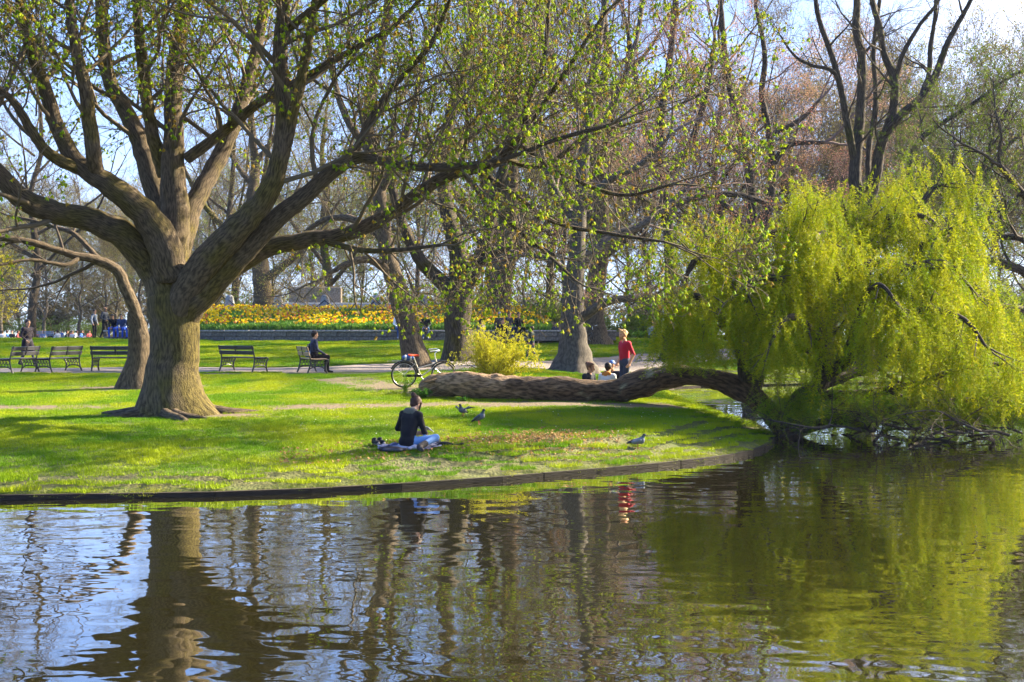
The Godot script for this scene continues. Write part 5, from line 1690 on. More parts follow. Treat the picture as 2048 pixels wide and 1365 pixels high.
# cols: 0 skin, 1 top, 2 legs, 3 shoes, 4 dark of eyes and brows, 5 lips, 6 extra (sleeve, scarf)
func person(label: String, at: Vector3, turn: float, j: Dictionary, cols: Array, hair: Color, hair_kind: String, cell := 0.028, opts := {}) -> Node3D:
	var o := thing("person", label, "person", at, turn, opts.get("group", ""))
	var s: float = opts.get("size", 1.0)
	o.scale = Vector3.ONE * s
	var fat: float = opts.get("fat", 1.0)
	var B := []
	var top := 1
	var sl: int = opts.get("sleeve", 1)
	var low: int = opts.get("forearm", sl)
	var bl := .045
	B.append([j.pelvis + Vector3(.05, 0, 0), j.pelvis - Vector3(.05, 0, 0), .115 * fat, .115 * fat, opts.get("hips", 2), bl])
	B.append([j.pelvis + Vector3(0, .06, 0), j.waist, .115 * fat, .118 * fat, top, bl])
	B.append([j.waist + (j.shR - j.shL).normalized() * .03, j.chest + (j.shR - j.shL).normalized() * .06, .11 * fat, .115 * fat, top, bl])
	B.append([j.waist - (j.shR - j.shL).normalized() * .03, j.chest - (j.shR - j.shL).normalized() * .06, .11 * fat, .115 * fat, top, bl])
	B.append([j.shL, j.shR, .068 * fat, .068 * fat, top, bl])
	B.append([j.chest + (j.neck - j.chest) * .6, j.neck + (j.head - j.neck) * .45, .055, .05, opts.get("neck", 0), .03])
	if opts.get("coat", 0.0) > 0.0:
		for q in ["L", "R"]:
			var d: Vector3 = (j["kn" + q] - j["hi" + q])
			B.append([j["hi" + q], j["hi" + q] + d * opts.coat, .125, .135, top, .06])
	for q in ["L", "R"]:
		B.append([j["sh" + q], j["el" + q], .06 * fat, .047 * fat, sl, .03])
		B.append([j["el" + q], (j["ha" + q] as Vector3), .046 * fat, .034, low, .02])
		B.append([j["hi" + q], j["kn" + q], .088 * fat, .062, 2, .035])
		B.append([j["kn" + q], j["an" + q], .06, .043, opts.get("shin", 2), .025])
		var fwd: Vector3 = opts.get("toe" + q, Vector3(.02 if q == "L" else -.02, -.05, .15))
		B.append([j["an" + q] + Vector3(0, -.02, 0), j["an" + q] + fwd, .045, .034, 3, .02])
		if opts.get("boots", false): B.append([j["an" + q] + (j["kn" + q] - j["an" + q]) * .32, j["an" + q], .056, .052, 3, .01])
	if opts.get("scarf", false): B.append([j.neck + Vector3(.04, .02, .04), j.neck + Vector3(-.04, .02, .04), .065, .065, 6, .02])
	if opts.get("hood", false): B.append([j.neck + Vector3(.07, .0, -.06), j.neck + Vector3(-.07, .0, -.06), .062, .062, 6, .02])
	var mb := MB.new()
	var hb := []
	var hand_cell := 0.009 if cell < 0.018 else 0.012 if cell < 0.027 else 0.017
	for q in ["L", "R"]:
		var dir: Vector3 = (j["ha" + q] - j["el" + q]).normalized()
		hand_bones(hb, j["ha" + q], (dir + Vector3(0, -.1, .2)).normalized(), Vector3(-1 if q == "L" else 1, 0, 0.2), 0, 1.0 if q == "L" else -1.0)
	nets(mb, B, cell, cols)
	var half := hb.size() / 2
	nets(mb, hb.slice(0, half), hand_cell, cols)
	nets(mb, hb.slice(half), hand_cell, cols)
	# head
	var f: Vector3 = (j.look as Vector3).normalized()
	var rt := Vector3.UP.cross(f).normalized()
	var up := f.cross(rt)
	var h: Vector3 = j.head
	var at2 := func(x: float, y: float, z: float) -> Vector3: return h + rt * x + up * y + f * z
	var H := [
		[at2.call(0, .045, -.02), at2.call(0, .03, .02), .086, .078, 0, .03], [at2.call(0, -.03, .025), at2.call(0, -.085, .045), .066, .042, 0, .03],
		[at2.call(0, .01, .09), at2.call(0, -.028, .108), .010, .017, 0, .012], [at2.call(.075, .0, -.005), at2.call(.078, -.03, -.005), .017, .012, 0, .01], [at2.call(-.075, .0, -.005), at2.call(-.078, -.03, -.005), .017, .012, 0, .01],
		[at2.call(.03, .012, .083), at2.call(.034, .012, .082), .012, .012, 4, .004], [at2.call(-.03, .012, .083), at2.call(-.034, .012, .082), .012, .012, 4, .004],
		[at2.call(.018, .033, .088), at2.call(.046, .033, .078), .008, .007, 4, .006], [at2.call(-.018, .033, .088), at2.call(-.046, .033, .078), .008, .007, 4, .006],
		[at2.call(.018, -.062, .083), at2.call(-.018, -.062, .083), .010, .010, 5, .006], [j.neck, at2.call(0, -.05, -.01), .052, .05, 0, .03],
	]
	if opts.get("beard", false):
		H.append([at2.call(.04, -.07, .04), at2.call(-.04, -.07, .04), .04, .04, 6, .02]); H.append([at2.call(0, -.09, .06), at2.call(0, -.11, .07), .035, .025, 6, .02])
	nets(mb, H, opts.get("head_cell", 0.012 if cell < 0.027 else 0.017), cols)
	part("body", mb, M.cloth, o)
	# hair or hat
	var R := []
	if hair_kind != "bald":
		R.append([at2.call(0, .058, -.03), at2.call(0, .058, .015), .088, .078, 0, .02])
		R.append([at2.call(0, .02, -.05), at2.call(0, -.03, -.045), .078, .06, 0, .02])
		for q in [-1.0, 1.0]: R.append([at2.call(.055 * q, .05, .02), at2.call(.066 * q, -.005, -.02), .035, .028, 0, .02])
	if hair_kind == "long":
		R.append([at2.call(0, .0, -.06), at2.call(0, -.17, -.07), .075, .06, 0, .03])
		for q in [-1.0, 1.0]: R.append([at2.call(.07 * q, .03, -.01), at2.call(.075 * q, -.14, .01), .032, .022, 0, .02])
	elif hair_kind == "bun":
		R.append([at2.call(.0, .10, -.115), at2.call(.015, .115, -.12), .046, .042, 0, .008])
		for q in [-1.0, 1.0]: R.append([at2.call(.066 * q, .04, .04), at2.call(.07 * q, -.08, .075), .025, .012, 0, .015])
	elif hair_kind == "wild":
		R.append([at2.call(0, .05, -.11), at2.call(0, .04, -.13), .045, .035, 0, .02])
		for k in 9: R.append([at2.call(rng.randf_range(-.06, .06), .10, rng.randf_range(-.06, .06)), at2.call(rng.randf_range(-.12, .12), rng.randf_range(.11, .17), rng.randf_range(-.1, .12)), .022, .008, 0, .01])
	if R.size():
		var hm := MB.new()
		nets(hm, R, 0.009 if cell < 0.018 else 0.018, [hair])
		part("hair" if hair_kind != "cap" else "cap", hm, M.hair, o)
	if hair_kind == "cap":
		var cm := MB.new()
		nets(cm, [[at2.call(.05, .06, .08), at2.call(-.05, .06, .08), .02, .02, 0, .01], [at2.call(.035, .055, .13), at2.call(-.035, .055, .13), .014, .014, 0, .02]], 0.012, [hair])
		part("peak", cm, M.cloth, o)
	return o

const SKIN := Color(0.42, 0.24, 0.16)
const DARK := Color(0.03, 0.02, 0.015)
const LIP := Color(0.30, 0.12, 0.09)

func outfit(top: Color, legs: Color, shoes: Color, extra := Color.WHITE, skin := SKIN) -> Array:
	return [skin, top, legs, shoes, DARK, LIP, extra]

func people() -> void:
	var black := Color(0.007, 0.007, 0.009)
	var navy := Color(0.02, 0.03, 0.07)
	var jean := Color(0.05, 0.11, 0.26)
	# the reader on the lawn
	var j := joints("ground")
	var rt := Vector3(-1, 0, 0)
	j.pelvis = Vector3(0, .13, -.02); j.waist = Vector3(0, .30, .0); j.chest = Vector3(0, .50, .05); j.neck = Vector3(0, .645, .11); j.head = Vector3(0, .765, .185); j.look = Vector3(-.1, -.62, 1)
	j.shL = Vector3(.17, .585, .06); j.shR = Vector3(-.17, .585, .07); j.elL = Vector3(.29, .34, .05); j.elR = Vector3(-.23, .30, .14); j.haL = Vector3(.10, .27, .30); j.haR = Vector3(-.10, .26, .33)
	j.hiL = Vector3(.09, .12, 0); j.hiR = Vector3(-.09, .12, 0); j.knL = Vector3(.33, .17, .28); j.anL = Vector3(-.02, .08, .33); j.knR = Vector3(-.40, .20, .24); j.anR = Vector3(-.38, .08, -.16)
	var wp := G(817, 19.55)
	var cols := outfit(black, Color(0.10, 0.19, 0.38), Color(0.035, 0.03, 0.03), Color(0.09, 0.085, 0.07), Color(0.50, 0.30, 0.21))
	var reader := person("person in black jacket with hair bun, sitting on the lawn and reading", wp, PI - 0.62, j, cols, Color(0.032, 0.014, 0.008), "bun", 0.0125, {"hood": true, "hips": 1, "boots": true, "toeR": Vector3(-.13, -.04, -.08), "toeL": Vector3(-.13, -.045, -.02), "head_cell": 0.006})
	var mb := MB.new()
	nets(mb, [[Vector3(.12, .07, -.06), Vector3(-.16, .07, -.03), .06, .055, 0, .03], [Vector3(.05, .04, -.14), Vector3(-.14, .04, -.13), .04, .035, 0, .04], [Vector3(-.12, .06, .06), Vector3(-.17, .05, -.04), .05, .045, 0, .04]], 0.014, [Color(0.34, 0.31, 0.36)])
	var hem := part("shirt_tail", mb, M.cloth, reader)
	hem.scale = Vector3(1, 0.8, 1)
	var paper := thing("open_book", "open book with pale pages held by the reading person", "book", wp + Basis(Vector3.UP, PI - 0.62) * Vector3(-.04, .33, .40), PI - 0.62)
	for q in [-1.0, 1.0]:
		mb = MB.new()
		mb.box(Vector3(q * .07, 0, 0), Vector3(.135, .012, .19), Basis(Vector3.FORWARD, .28 * q) * Basis(Vector3.RIGHT, 0.5), Color(0.72, 0.71, 0.68), 0.003)
		part("page", mb, M.cloth, paper)
	# red shirt
	j = joints("stand")
	j.look = Vector3(0.12, -.08, 1); j.head = Vector3(0, 1.63, .06); j.elR = Vector3(-.25, 1.16, -.06); j.haR = Vector3(-.22, .93, .08); j.elL = Vector3(.25, 1.14, -.10); j.haL = Vector3(.24, .93, .0)
	j.chest = Vector3(0, 1.32, .03)
	person("person in red t-shirt with wild fair hair standing behind the fallen trunk", G(1250, 29.6), -1.15, j, outfit(Color(0.34, 0.008, 0.035), Color(0.03, 0.04, 0.08), black, Color(0.32, 0.18, 0.08), Color(0.52, 0.29, 0.20)), Color(0.46, 0.29, 0.13), "wild", 0.016, {"forearm": 0, "beard": true, "size": 1.02, "head_cell": 0.008, "fat": 1.02})
	# picnic
	person("person in dark top with tied brown hair seated behind the fallen trunk", G(1172, 29.6), 0.9, joints("ground"), outfit(Color(0.012, 0.016, 0.03), jean, black), Color(0.10, 0.05, 0.025), "bun", 0.02, {"group": "picnickers behind the trunk"})
	person("person in pale hooded coat with orange fur collar behind the trunk", G(1212, 30.1), 2.6, joints("ground"), outfit(Color(0.50, 0.52, 0.56), navy, black, Color(0.40, 0.16, 0.03)), Color(0.012, 0.01, 0.01), "short", 0.02, {"hood": true, "group": "picnickers behind the trunk"})
	person("person in blue cap and dark jacket seated behind the trunk", G(1226, 31.2), -0.3, joints("ground"), outfit(Color(0.016, 0.018, 0.03), navy, black), Color(0.05, 0.11, 0.30), "cap", 0.02, {"group": "picnickers behind the trunk"})
	# bench sitter: bench seat height 0.47
	j = joints("seat")
	j.elL = Vector3(.30, .80, -.14); j.haL = Vector3(.34, .70, .08)
	person("person in dark blue coat sitting on the pale backed bench", G(628, 37.35), 1.95, j, outfit(Color(0.014, 0.022, 0.05), black, black), Color(0.012, 0.01, 0.01), "short", 0.02, {"fat": 1.08})
	# strolling man
	person("person in long dark coat strolling past the benches", G(54, 43.5), 1.1, joints("walk"), outfit(Color(0.016, 0.015, 0.02), Color(0.05, 0.05, 0.055), black), Color(0.02, 0.015, 0.012), "short", 0.024, {"coat": .75, "fat": 1.1})
	# men by the end of the wall
	var grp := "men standing by the end of the wall"
	person("tall bald person in dark tracksuit standing by the blue clad sitters", G(209, 63.5), 1.2, joints("stride"), outfit(Color(0.02, 0.03, 0.045), black, black, Color.WHITE, Color(0.20, 0.11, 0.07)), DARK, "bald", 0.03, {"group": grp})
	person("person in dark waistcoat with pale sleeves bending toward the bald person", G(188, 64.5), 1.3, joints("stand"), outfit(Color(0.03, 0.05, 0.09), black, black, Color(0.35, 0.38, 0.42)), DARK, "short", 0.03, {"sleeve": 6, "group": grp, "size": 0.93})
	for e in [[229, 60.6, "cap", "person in black cap and shirt with bright blue trousers, seated on the wall", black], [246, 60.9, "short", "person in navy hooded top with bright blue trousers, seated on the wall", Color(0.02, 0.04, 0.12)], [266, 61.2, "short", "dark clad seated person mostly hidden by the broken tree", black]]:
		var dw := wall_d(e[0])
		var at := Vector3((e[0] - 1024.0) / F * dw, 1.98, -dw + 0.05)
		person(e[3], at, rng.randf_range(-0.3, 0.3), joints("seat_lean"), outfit(e[4], Color(0.015, 0.07, 0.42), navy, Color.WHITE, Color(0.30, 0.17, 0.11)), Color(0.012, 0.012, 0.015), e[2], 0.03, {"group": "people sitting on the low wall"})
	# sitters on the wall farther on
	for e in [[797, "person in white top with orange collar, half behind the leaning trunk", Color(0.60, 0.62, 0.68), Color(0.03, 0.06, 0.18), "seat", "short", Color(0.10, 0.06, 0.03), 0.3], [851, "person in black sweater and jeans sitting forward on the wall", Color(0.014, 0.016, 0.022), Color(0.03, 0.08, 0.20), "seat_lean", "short", Color(0.08, 0.045, 0.02), 0.1], [999, "person in grey hat and brownish jacket at the near end of the trio", Color(0.075, 0.045, 0.035), navy, "seat", "cap", Color(0.20, 0.22, 0.26), -0.2], [1018, "person in blackish navy jacket, middle of the trio", Color(0.022, 0.026, 0.045), navy, "seat", "short", Color(0.02, 0.015, 0.012), 0.7], [1037, "person in black jacket resting chin on hand, end of the trio", Color(0.012, 0.012, 0.013), black, "seat", "short", Color(0.04, 0.025, 0.015), 0.5]]:
		var dw := wall_d(e[0])
		var at := Vector3((e[0] - 1024.0) / F * dw, 1.98 if e[0] < 900 else 2.0, -dw + 0.05)
		person(e[1], at, e[7], joints(e[4]), outfit(e[2], e[3], Color(0.25, 0.25, 0.28)), e[6], e[5], 0.034, {"group": "people sitting on the low wall"})
	# walkers behind the yellow shrub
	person("person in grey coat with purple scarf walking behind the yellow shrub", G(962, 51.0), 0.9, joints("walk"), outfit(Color(0.12, 0.11, 0.14), Color(0.05, 0.05, 0.07), black, Color(0.20, 0.02, 0.30)), Color(0.02, 0.012, 0.01), "long", 0.024, {"coat": .6, "scarf": true, "size": 0.94})
	person("person in dark jacket walking just behind the grey coat", G(1004, 52.5), 0.4, joints("walk"), outfit(black, black, black), DARK, "short", 0.026, {"size": 0.95})
	person("person in dark clothes and green bag striding past the yellow shrub", G(1064, 50.0), -1.9, joints("walk"), outfit(Color(0.016, 0.03, 0.025), Color(0.02, 0.035, 0.06), Color(0.02, 0.03, 0.06)), DARK, "short", 0.026, {"size": 0.9})
	# sitters on the far lawn
	person("person sitting low in the grass beyond the beech", G(1108, 64.0), 0.5, joints("ground"), outfit(Color(0.03, 0.04, 0.08), navy, black), Color(0.05, 0.02, 0.015), "short", 0.03)
	person("pale shirted person sitting beside the round bush", G(1301, 66.0), 2.4, joints("ground"), outfit(Color(0.30, 0.30, 0.30), navy, black), DARK, "short", 0.03, {"group": "pair by the round bush"})
	person("dark clad person sitting beside the round bush", G(1312, 66.5), -1.0, joints("ground"), outfit(Color(0.03, 0.02, 0.02), navy, black), Color(0.12, 0.05, 0.03), "long", 0.03, {"group": "pair by the round bush"})
	# picnickers on the distant field, copies of four
	var tops := [Color(0.5, 0.5, 0.55), Color(0.05, 0.12, 0.35), Color(0.03, 0.03, 0.04), Color(0.45, 0.10, 0.10)]
	var protos := []
	var spots := [[4, 92], [16, 96], [24, 94], [32, 97], [50, 118], [88, 135], [97, 135], [104, 138], [117, 86], [122, 132], [130, 95], [140, 120], [150, 112], [160, 108], [168, 116], [176, 104], [146, 98], [84, 112], [108, 128], [72, 126]]
	for k in spots.size():
		var at := G(spots[k][0], spots[k][1])
		var lb: String = ["pale topped person sitting on the distant field", "blue topped person sitting on the distant field", "dark topped person sitting on the distant field", "red topped person sitting on the distant field"][k % 4]
		if k < 4: protos.append(person(lb, at, rng.randf() * TAU, joints("ground"), outfit(tops[k], [navy, jean, black, navy][k], black), Color(0.05, 0.03, 0.02), "short", 0.045, {"group": "picnickers on the distant field"}))
		else: copy(protos[k % 4], "person", at, rng.randf() * TAU, Vector3.ONE, lb, "picnickers on the distant field")

func pigeon(label: String, at: Vector3, turn: float, up_wings: bool, upright: float) -> void:
	var o := thing("pigeon", label, "pigeon", at, turn, "pigeons on the lawn")
	var grey := Color(0.10, 0.11, 0.135)
	var dark := Color(0.028, 0.03, 0.042)
	var B := [[Vector3(0, .13, -.05), Vector3(0, .15 + upright * .04, .07), .05, .062, 0, .03], [Vector3(0, .13, -.08), Vector3(0, .10 - upright * .03, -.19), .035, .014, 1, .02], [Vector3(0, .17 + upright * .05, .09), Vector3(0, .23 + upright * .06, .11), .036, .026, 2, .03], [Vector3(0, .25 + upright * .06, .12), Vector3(0, .255 + upright * .06, .13), .027, .024, 1, .015], [Vector3(0, .25 + upright * .06, .15), Vector3(0, .243 + upright * .06, .172), .009, .004, 3, .006]]
	for s in [-1.0, 1.0]:
		B.append([Vector3(.018 * s, .09, .0), Vector3(.02 * s, .01, .01), .009, .006, 4, .01])
		B.append([Vector3(.02 * s, .008, .0), Vector3(.022 * s, .006, .045), .006, .004, 4, .006])
	var mb := MB.new()
	nets(mb, B, 0.0085, [grey, dark, Color(0.04, 0.07, 0.07), Color(0.05, 0.05, 0.05), Color(0.35, 0.08, 0.06)])
	part("body", mb, M.cloth, o)
	for s in [-1.0, 1.0]:
		mb = MB.new()
		if up_wings: nets(mb, [[Vector3(.045 * s, .17, .05), Vector3(.16 * s, .22, .02), .022, .016, 0, .03], [Vector3(.15 * s, .22, .02), Vector3(.27 * s, .20, -.09), .018, .006, 1, .03], [Vector3(.08 * s, .18, -.02), Vector3(.2 * s, .2, -.09), .012, .006, 0, .03]], 0.009, [Color(0.15, 0.16, 0.18), dark])
		else: nets(mb, [[Vector3(.05 * s, .16 + upright * .03, .05), Vector3(.042 * s, .125, -.08), .03, .024, 0, .03], [Vector3(.042 * s, .125, -.07), Vector3(.015 * s, .095 - upright * .02, -.18), .018, .006, 1, .03]], 0.009, [Color(0.14, 0.15, 0.175) if upright < 0.5 else Color(0.05, 0.055, 0.075), dark])
		part("wing", mb, M.cloth, o)

func small_things() -> void:
	pigeon("grey pigeon with raised wings landing on the lawn by the trunk", G(926, 24.9), -0.5, true, 0.3)
	pigeon("dark pigeon standing upright on the shaded lawn", G(958, 22.9), 0.9, false, 1.0)
	pigeon("pale grey pigeon walking near the tip of the bank", G(1275, 21.1), 1.45, false, 0.0)
	# blanket, shoes, folded umbrella round the reader
	var wp := G(817, 19.55)
	var bl := thing("blanket", "rumpled pale and blue blanket under the reading person", "blanket", wp, 0.12)
	var mb := MB.new()
	var n := 28
	for q in n:
		for k in n:
			var x := -0.48 + 1.0 * k / (n - 1) + 0.05 * sin(q * 0.9)
			var z := -0.30 + 0.52 * q / (n - 1) + 0.04 * sin(k * 0.7)
			var y: float = gy(wp.x + x, wp.z + z) - wp.y + 0.05 + 0.035 * fine.get_noise_2d(x * 120.0, z * 120.0) + (0.05 * smoothstep(0.35, 0.5, absf(x)) * (0.5 + fine.get_noise_2d(x * 60.0, z * 60.0)))
			var stripe := int(floor((x * 0.8 + z * 0.4 + 3.0) * 9.0)) % 3
			mb.put(Vector3(x, y, z), Vector3.UP, Color(0.26, 0.25, 0.31) if stripe > 0 else Color(0.05, 0.06, 0.13))
	for q in n - 1:
		for k in n - 1:
			var a := q * n + k
			mb.i.append_array([a, a + 1, a + n, a + 1, a + n + 1, a + n])
			var nn := (mb.v[a + n] - mb.v[a]).cross(mb.v[a + 1] - mb.v[a]).normalized()
			mb.n[a] = nn if nn.y > 0 else -nn
	part("cloth", mb, M.cloth, bl)
	var sh := thing("black_shoes", "black slip-on shoes at the edge of the blanket", "shoes", G(757, 19.9) + Vector3(0, 0.03, 0), 0.5)
	for q in [-1.0, 1.0]:
		mb = MB.new()
		nets(mb, [[Vector3(.05 * q, .04, -.09), Vector3(.05 * q, .04, .1), .042, .036, 0, .02], [Vector3(.05 * q, .075, -.1), Vector3(.05 * q, .09, -.03), .035, .03, 0, .02], [Vector3(.05 * q, .02, -.1), Vector3(.05 * q, .02, .12), .03, .028, 1, .01]], 0.011, [Color(0.012, 0.012, 0.018), Color(0.25, 0.22, 0.2)])
		part("shoe", mb, M.cloth, sh)
	var jk := thing("dropped_jacket", "dark rolled jacket lying on the grass beside the boots", "jacket", wp + Vector3(-0.22, 0.0, 0.27), 0.1)
	mb = MB.new()
	nets(mb, [[Vector3(-.20, .05, -.02), Vector3(.04, .06, .03), .06, .065, 0, .04], [Vector3(-.08, .08, .0), Vector3(.18, .05, .05), .05, .04, 0, .04], [Vector3(-.15, .04, .05), Vector3(.1, .035, .08), .045, .04, 1, .03]], 0.014, [Color(0.014, 0.015, 0.022), Color(0.03, 0.035, 0.05)])
	part("cloth", mb, M.cloth, jk)
	jk.scale = Vector3(1.0, 0.62, 1.15)
	var um := thing("folded_umbrella", "black folded umbrella lying on the grass beyond the blue jeans", "umbrella", G(895, 19.8) + Vector3(0, 0.04, 0), 0.05)
	mb = MB.new()
	mb.tube(PackedVector3Array([Vector3(-0.22, 0, 0), Vector3(-0.16, 0.01, 0), Vector3(0.0, 0.01, 0), Vector3(0.10, 0.0, 0)]), PackedFloat32Array([0.012, 0.04, 0.03, 0.012]), 8, Color(0.012, 0.012, 0.016))
	part("canopy", mb, M.cloth, um)
	mb = MB.new()
	mb.bar(Vector3(0.10, 0, 0), Vector3(0.22, 0, 0), 0.008, 6, Color(0.03, 0.03, 0.03))
	mb.bar(Vector3(0.21, 0.0, 0), Vector3(0.28, 0.0, 0), 0.022, 8, Color(0.01, 0.01, 0.01))
	part("handle", mb, M.rubber, um)
	# shoulder bag on the bench
	var bg := thing("shoulder_bag", "blue shoulder bag standing on the pale backed bench", "bag", G(616, 37.95) + Vector3(0, 0.48, 0), 1.95)
	mb = MB.new()
	nets(mb, [[Vector3(-.1, .13, 0), Vector3(.1, .13, 0), .11, .11, 0, .05], [Vector3(-.1, .3, 0), Vector3(.1, .3, 0), .08, .08, 0, .05], [Vector3(-.08, .16, .1), Vector3(.08, .16, .1), .05, .05, 0, .02]], 0.02, [Color(0.06, 0.13, 0.27)])
	part("body", mb, M.cloth, bg)
	mb = MB.new()
	mb.tube(curve([[Vector3(-.13, .3, 0), .012], [Vector3(-.1, .44, 0), .012], [Vector3(.1, .44, 0), .012], [Vector3(.13, .3, 0), .012]], 0.05)[0], PackedFloat32Array([.012, .012, .012, .012, .012, .012, .012, .012, .012, .012, .012, .012, .012, .012, .012, .012, .012, .012, .012, .012]), 6, Color(0.03, 0.05, 0.1))
	part("strap", mb, M.cloth, bg)
	# yellow shrub behind the log, weeds at its foot
	shrub("yellow_shrub", "airy shrub with bright yellow leaves growing behind the fallen trunk", G(990, 31.4), Vector3(1.4, 1.8, 0.95), 3400, leaf_small, 0.72, [Color(0.40, 0.40, 0.025), Color(0.56, 0.53, 0.05)], 34)
	shrub("ivy_clump", "dark ivy clump at the torn end of the fallen trunk", G(845, 29.2), Vector3(0.42, 0.28, 0.25), 170, leaf_small, 0.6, [Color(0.025, 0.09, 0.015), Color(0.05, 0.15, 0.02)], 12, "", "plant")
	shrub("young_sapling", "thin sapling with bright leaves in front of the bicycle wheel", G(808, 30.4), Vector3(0.3, 0.7, 0.3), 120, leaf_small, 0.55, [Color(0.12, 0.28, 0.02), Color(0.24, 0.38, 0.03)], 9, "", "plant")
	shrub("weed", "small dark weed under the fallen trunk by the dirt strip", G(925, 28.6), Vector3(0.25, 0.14, 0.15), 60, leaf_small, 0.5, [Color(0.03, 0.11, 0.02), Color(0.05, 0.16, 0.02)], 8, "", "plant")
	# dead leaves on the slope
	var where := []
	var tint := PackedColorArray()
	for k in 1900:
		var px := rng.randfn(1070.0, 85.0)
		var d := 20.9 + rng.randfn(0.0, 0.55) + (px - 1070.0) * 0.004
		if k > 1150:
			px = rng.randf_range(560, 1300); d = 17.6 + (px - 560) * 0.0032 + rng.randf_range(0.3, 2.2)
		var at := G(px, d)
		where.append(Transform3D(Basis.from_euler(Vector3(rng.randf_range(-.9, .9), rng.randf() * TAU, rng.randf_range(-.9, .9))).scaled(Vector3.ONE * rng.randf_range(0.5, 1.1)), at + Vector3(0, 0.035, 0)))
		tint.append(Color(0.20, 0.11, 0.05).lerp(Color(0.40, 0.27, 0.13), rng.randf()))
	var lf := MB.new()
	leaflet(lf, Vector3(-.035, 0, 0), Vector3.RIGHT, Vector3.BACK, .07, .05)
	var litter := many("leaf_litter", lf.mesh(), M.leaf, where, tint, self)
	tag(litter, "scatter of dry brown leaves on the sunny grass near the bank", "leaves")
	where = []
	tint = PackedColorArray()
	for k in 110:
		var at := G(rng.randf_range(560, 1500), rng.randf_range(19.8, 27.0))
		if shore(at.x, -at.z) < 0.3: continue
		where.append(Transform3D(Basis.from_euler(Vector3(0, rng.randf() * TAU, rng.randf_range(-.4, .4))).scaled(Vector3.ONE * rng.randf_range(0.3, 0.6)), at + Vector3(0, 0.06, 0)))
		tint.append(Color(0.75, 0.75, 0.72))
	tag(many("daisies", lf.mesh(), M.petal, where, tint, self), "tiny white daisies dotting the lawn", "daisies")

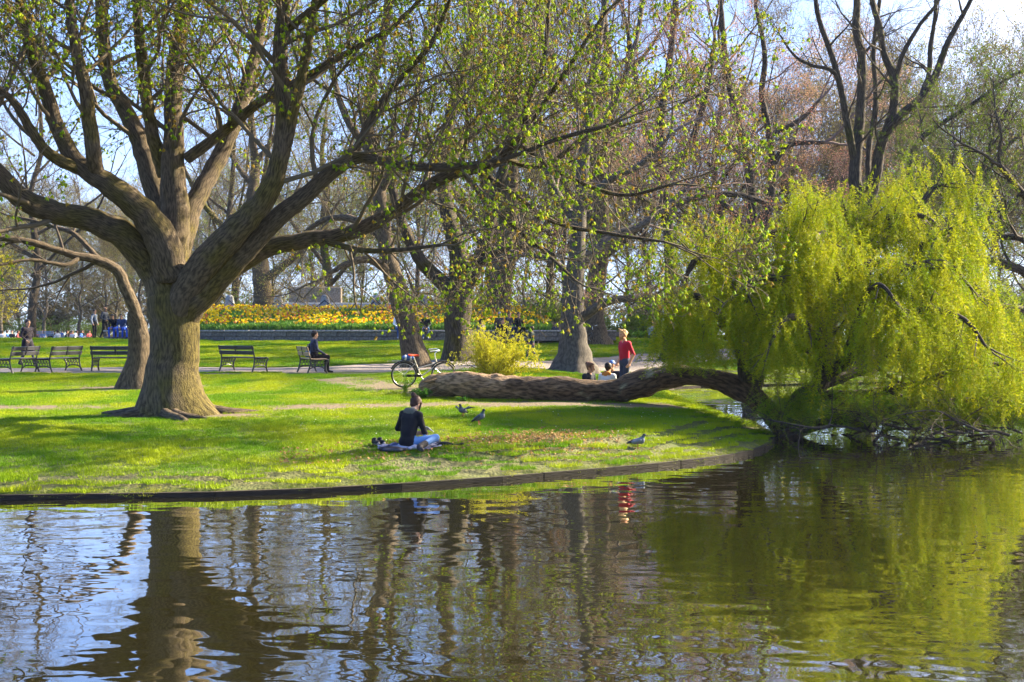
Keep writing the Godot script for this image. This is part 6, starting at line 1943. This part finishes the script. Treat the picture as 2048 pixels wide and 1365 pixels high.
func grass() -> void:
	var patches := []
	for q in 4:
		var mb := MB.new()
		var dens: int = [820, 820, 760, 230][q]
		for k in dens:
			var o := Vector3(rng.randf_range(-.3, .3), -0.012, rng.randf_range(-.3, .3))
			var a := rng.randf() * TAU
			var s := Vector3(cos(a), 0, sin(a))
			var h := rng.randf_range(0.03, 0.075) * (0.7 + 0.5 * fine.get_noise_2d(o.x * 60.0 + q * 50, o.z * 60.0))
			var lean := Vector3(rng.randf_range(-1, 1), 0, rng.randf_range(-1, 1)) * h * 0.7
			var g := Color(0.85, 0.92, 1.0).lerp(Color(1.15, 1.08, 0.8), rng.randf())
			if rng.randf() < 0.05: g = Color(1.6, 1.0, 1.2)
			mb.tri(o - s * 0.006, o + s * 0.006, o + Vector3(0, h, 0) + lean, g)
		patches.append(mb.mesh())
	var sets := [[], [], [], []]
	var tints := [PackedColorArray(), PackedColorArray(), PackedColorArray(), PackedColorArray()]
	var d := 15.8
	while d < 66.0:
		var step := 0.42 if d < 40.0 else 0.55
		var sc := 1.0 if d < 40.0 else 1.3
		var x := -d * 0.47 - 1.0
		var xe := d * 0.47 + 1.5
		while x < xe:
			var px := x + rng.randf_range(-.1, .1)
			var pd := d + rng.randf_range(-.1, .1)
			x += step
			var b := shore(px, pd)
			if b < 0.27: continue
			if onpath(px, pd): continue
			if pd > 57.0:
				var pp := px / pd * F + 1024.0
				if pp > 205.0 and pp < 1230.0 and pd > wall_d(pp) - 0.5: continue
			var e := earth(px, pd)
			if e > 0.55 and rng.randf() < e: continue
			var q := rng.randi() % 3
			if e > 0.42: q = 3
			var y := land(px, pd, b)
			var nn := Vector3(-(land(px + .2, pd, b) - y) / .2, 1, (land(px, pd + .2, b) - y) / .2).normalized()
			var xf := aim(Vector3(px, y, -pd), nn, rng.randf() * TAU, sc)
			xf.basis.y *= clampf(1.0 + 1.6 * fine.get_noise_2d(px * 45.0, pd * 45.0), 0.6, 1.7)
			sets[q].append(xf)
			var v := noise.get_noise_2d(px * 14.0, pd * 14.0) * 1.4 + fine.get_noise_2d(px * 9.0, pd * 9.0) * 0.5 + rng.randf_range(-.1, .1)
			tints[q].append(Color(0.125, 0.26, 0.008).lerp(Color(0.33, 0.395, 0.012), clampf(0.45 + v, 0.0, 1.0)))
		d += step
	# grass hanging over the edge of the bank
	for k in range(2, bank.size() - 1):
		var a := bank[k]
		var c := bank[k + 1]
		var steps := int(a.distance_to(c) / 0.13)
		for q in steps:
			var p := a.lerp(c, (q + rng.randf()) / steps)
			if rng.randf() < 0.35 + 0.5 * fine.get_noise_2d(p.x * 20.0, p.y * 20.0): continue
			var dir := (c - a).normalized()
			var inw := Vector2(-dir.y, dir.x)
			if Geometry2D.is_point_in_polygon(p + inw * 0.1, pond): inw = -inw
			p += inw * rng.randf_range(0.02, 0.14)
			sets[3].append(aim(Vector3(p.x, 0.085, -p.y), Vector3(rng.randf_range(-.3, .3), 1, 0.25), rng.randf() * TAU, rng.randf_range(0.3, 0.6)))
			tints[3].append(Color(0.14, 0.22, 0.015).lerp(Color(0.32, 0.33, 0.03), rng.randf()))
	var lawn := Node3D.new()
	lawn.name = "grass"
	add_child(lawn)
	tag(lawn, "short bright green grass of the lawn around the pond", "grass", "", "stuff")
	for q in 4: many("blades", patches[q], M.grass, sets[q], tints[q], lawn)
	print("grass patches ", sets[0].size() + sets[1].size() + sets[2].size() + sets[3].size())

var path_line := PackedVector2Array()
func onpath(x: float, d: float) -> bool:
	if path_line.is_empty():
		for e in [[-700.0, 36.5], [-200.0, 38.5], [0.0, 39.2], [300.0, 39.8], [600.0, 40.3], [800.0, 42.5], [1000.0, 46.0], [1150.0, 50.0], [1300.0, 55.0], [1450.0, 59.0], [1650.0, 64.0], [1900.0, 72.0]]: path_line.append(Vector2((e[0] - 1024.0) / F * e[1], e[1]))
	for k in path_line.size() - 1:
		var c := Geometry2D.get_closest_point_to_segment(Vector2(x, d), path_line[k], path_line[k + 1])
		var hw := 2.3 - 0.5 * smoothstep(0.0, 12.0, x)
		if d < c.y: hw *= 1.0 + 1.0 * exp(-pow((x + 4.6) / 2.2, 2.0))
		if c.distance_to(Vector2(x, d)) < hw: return true
	return false
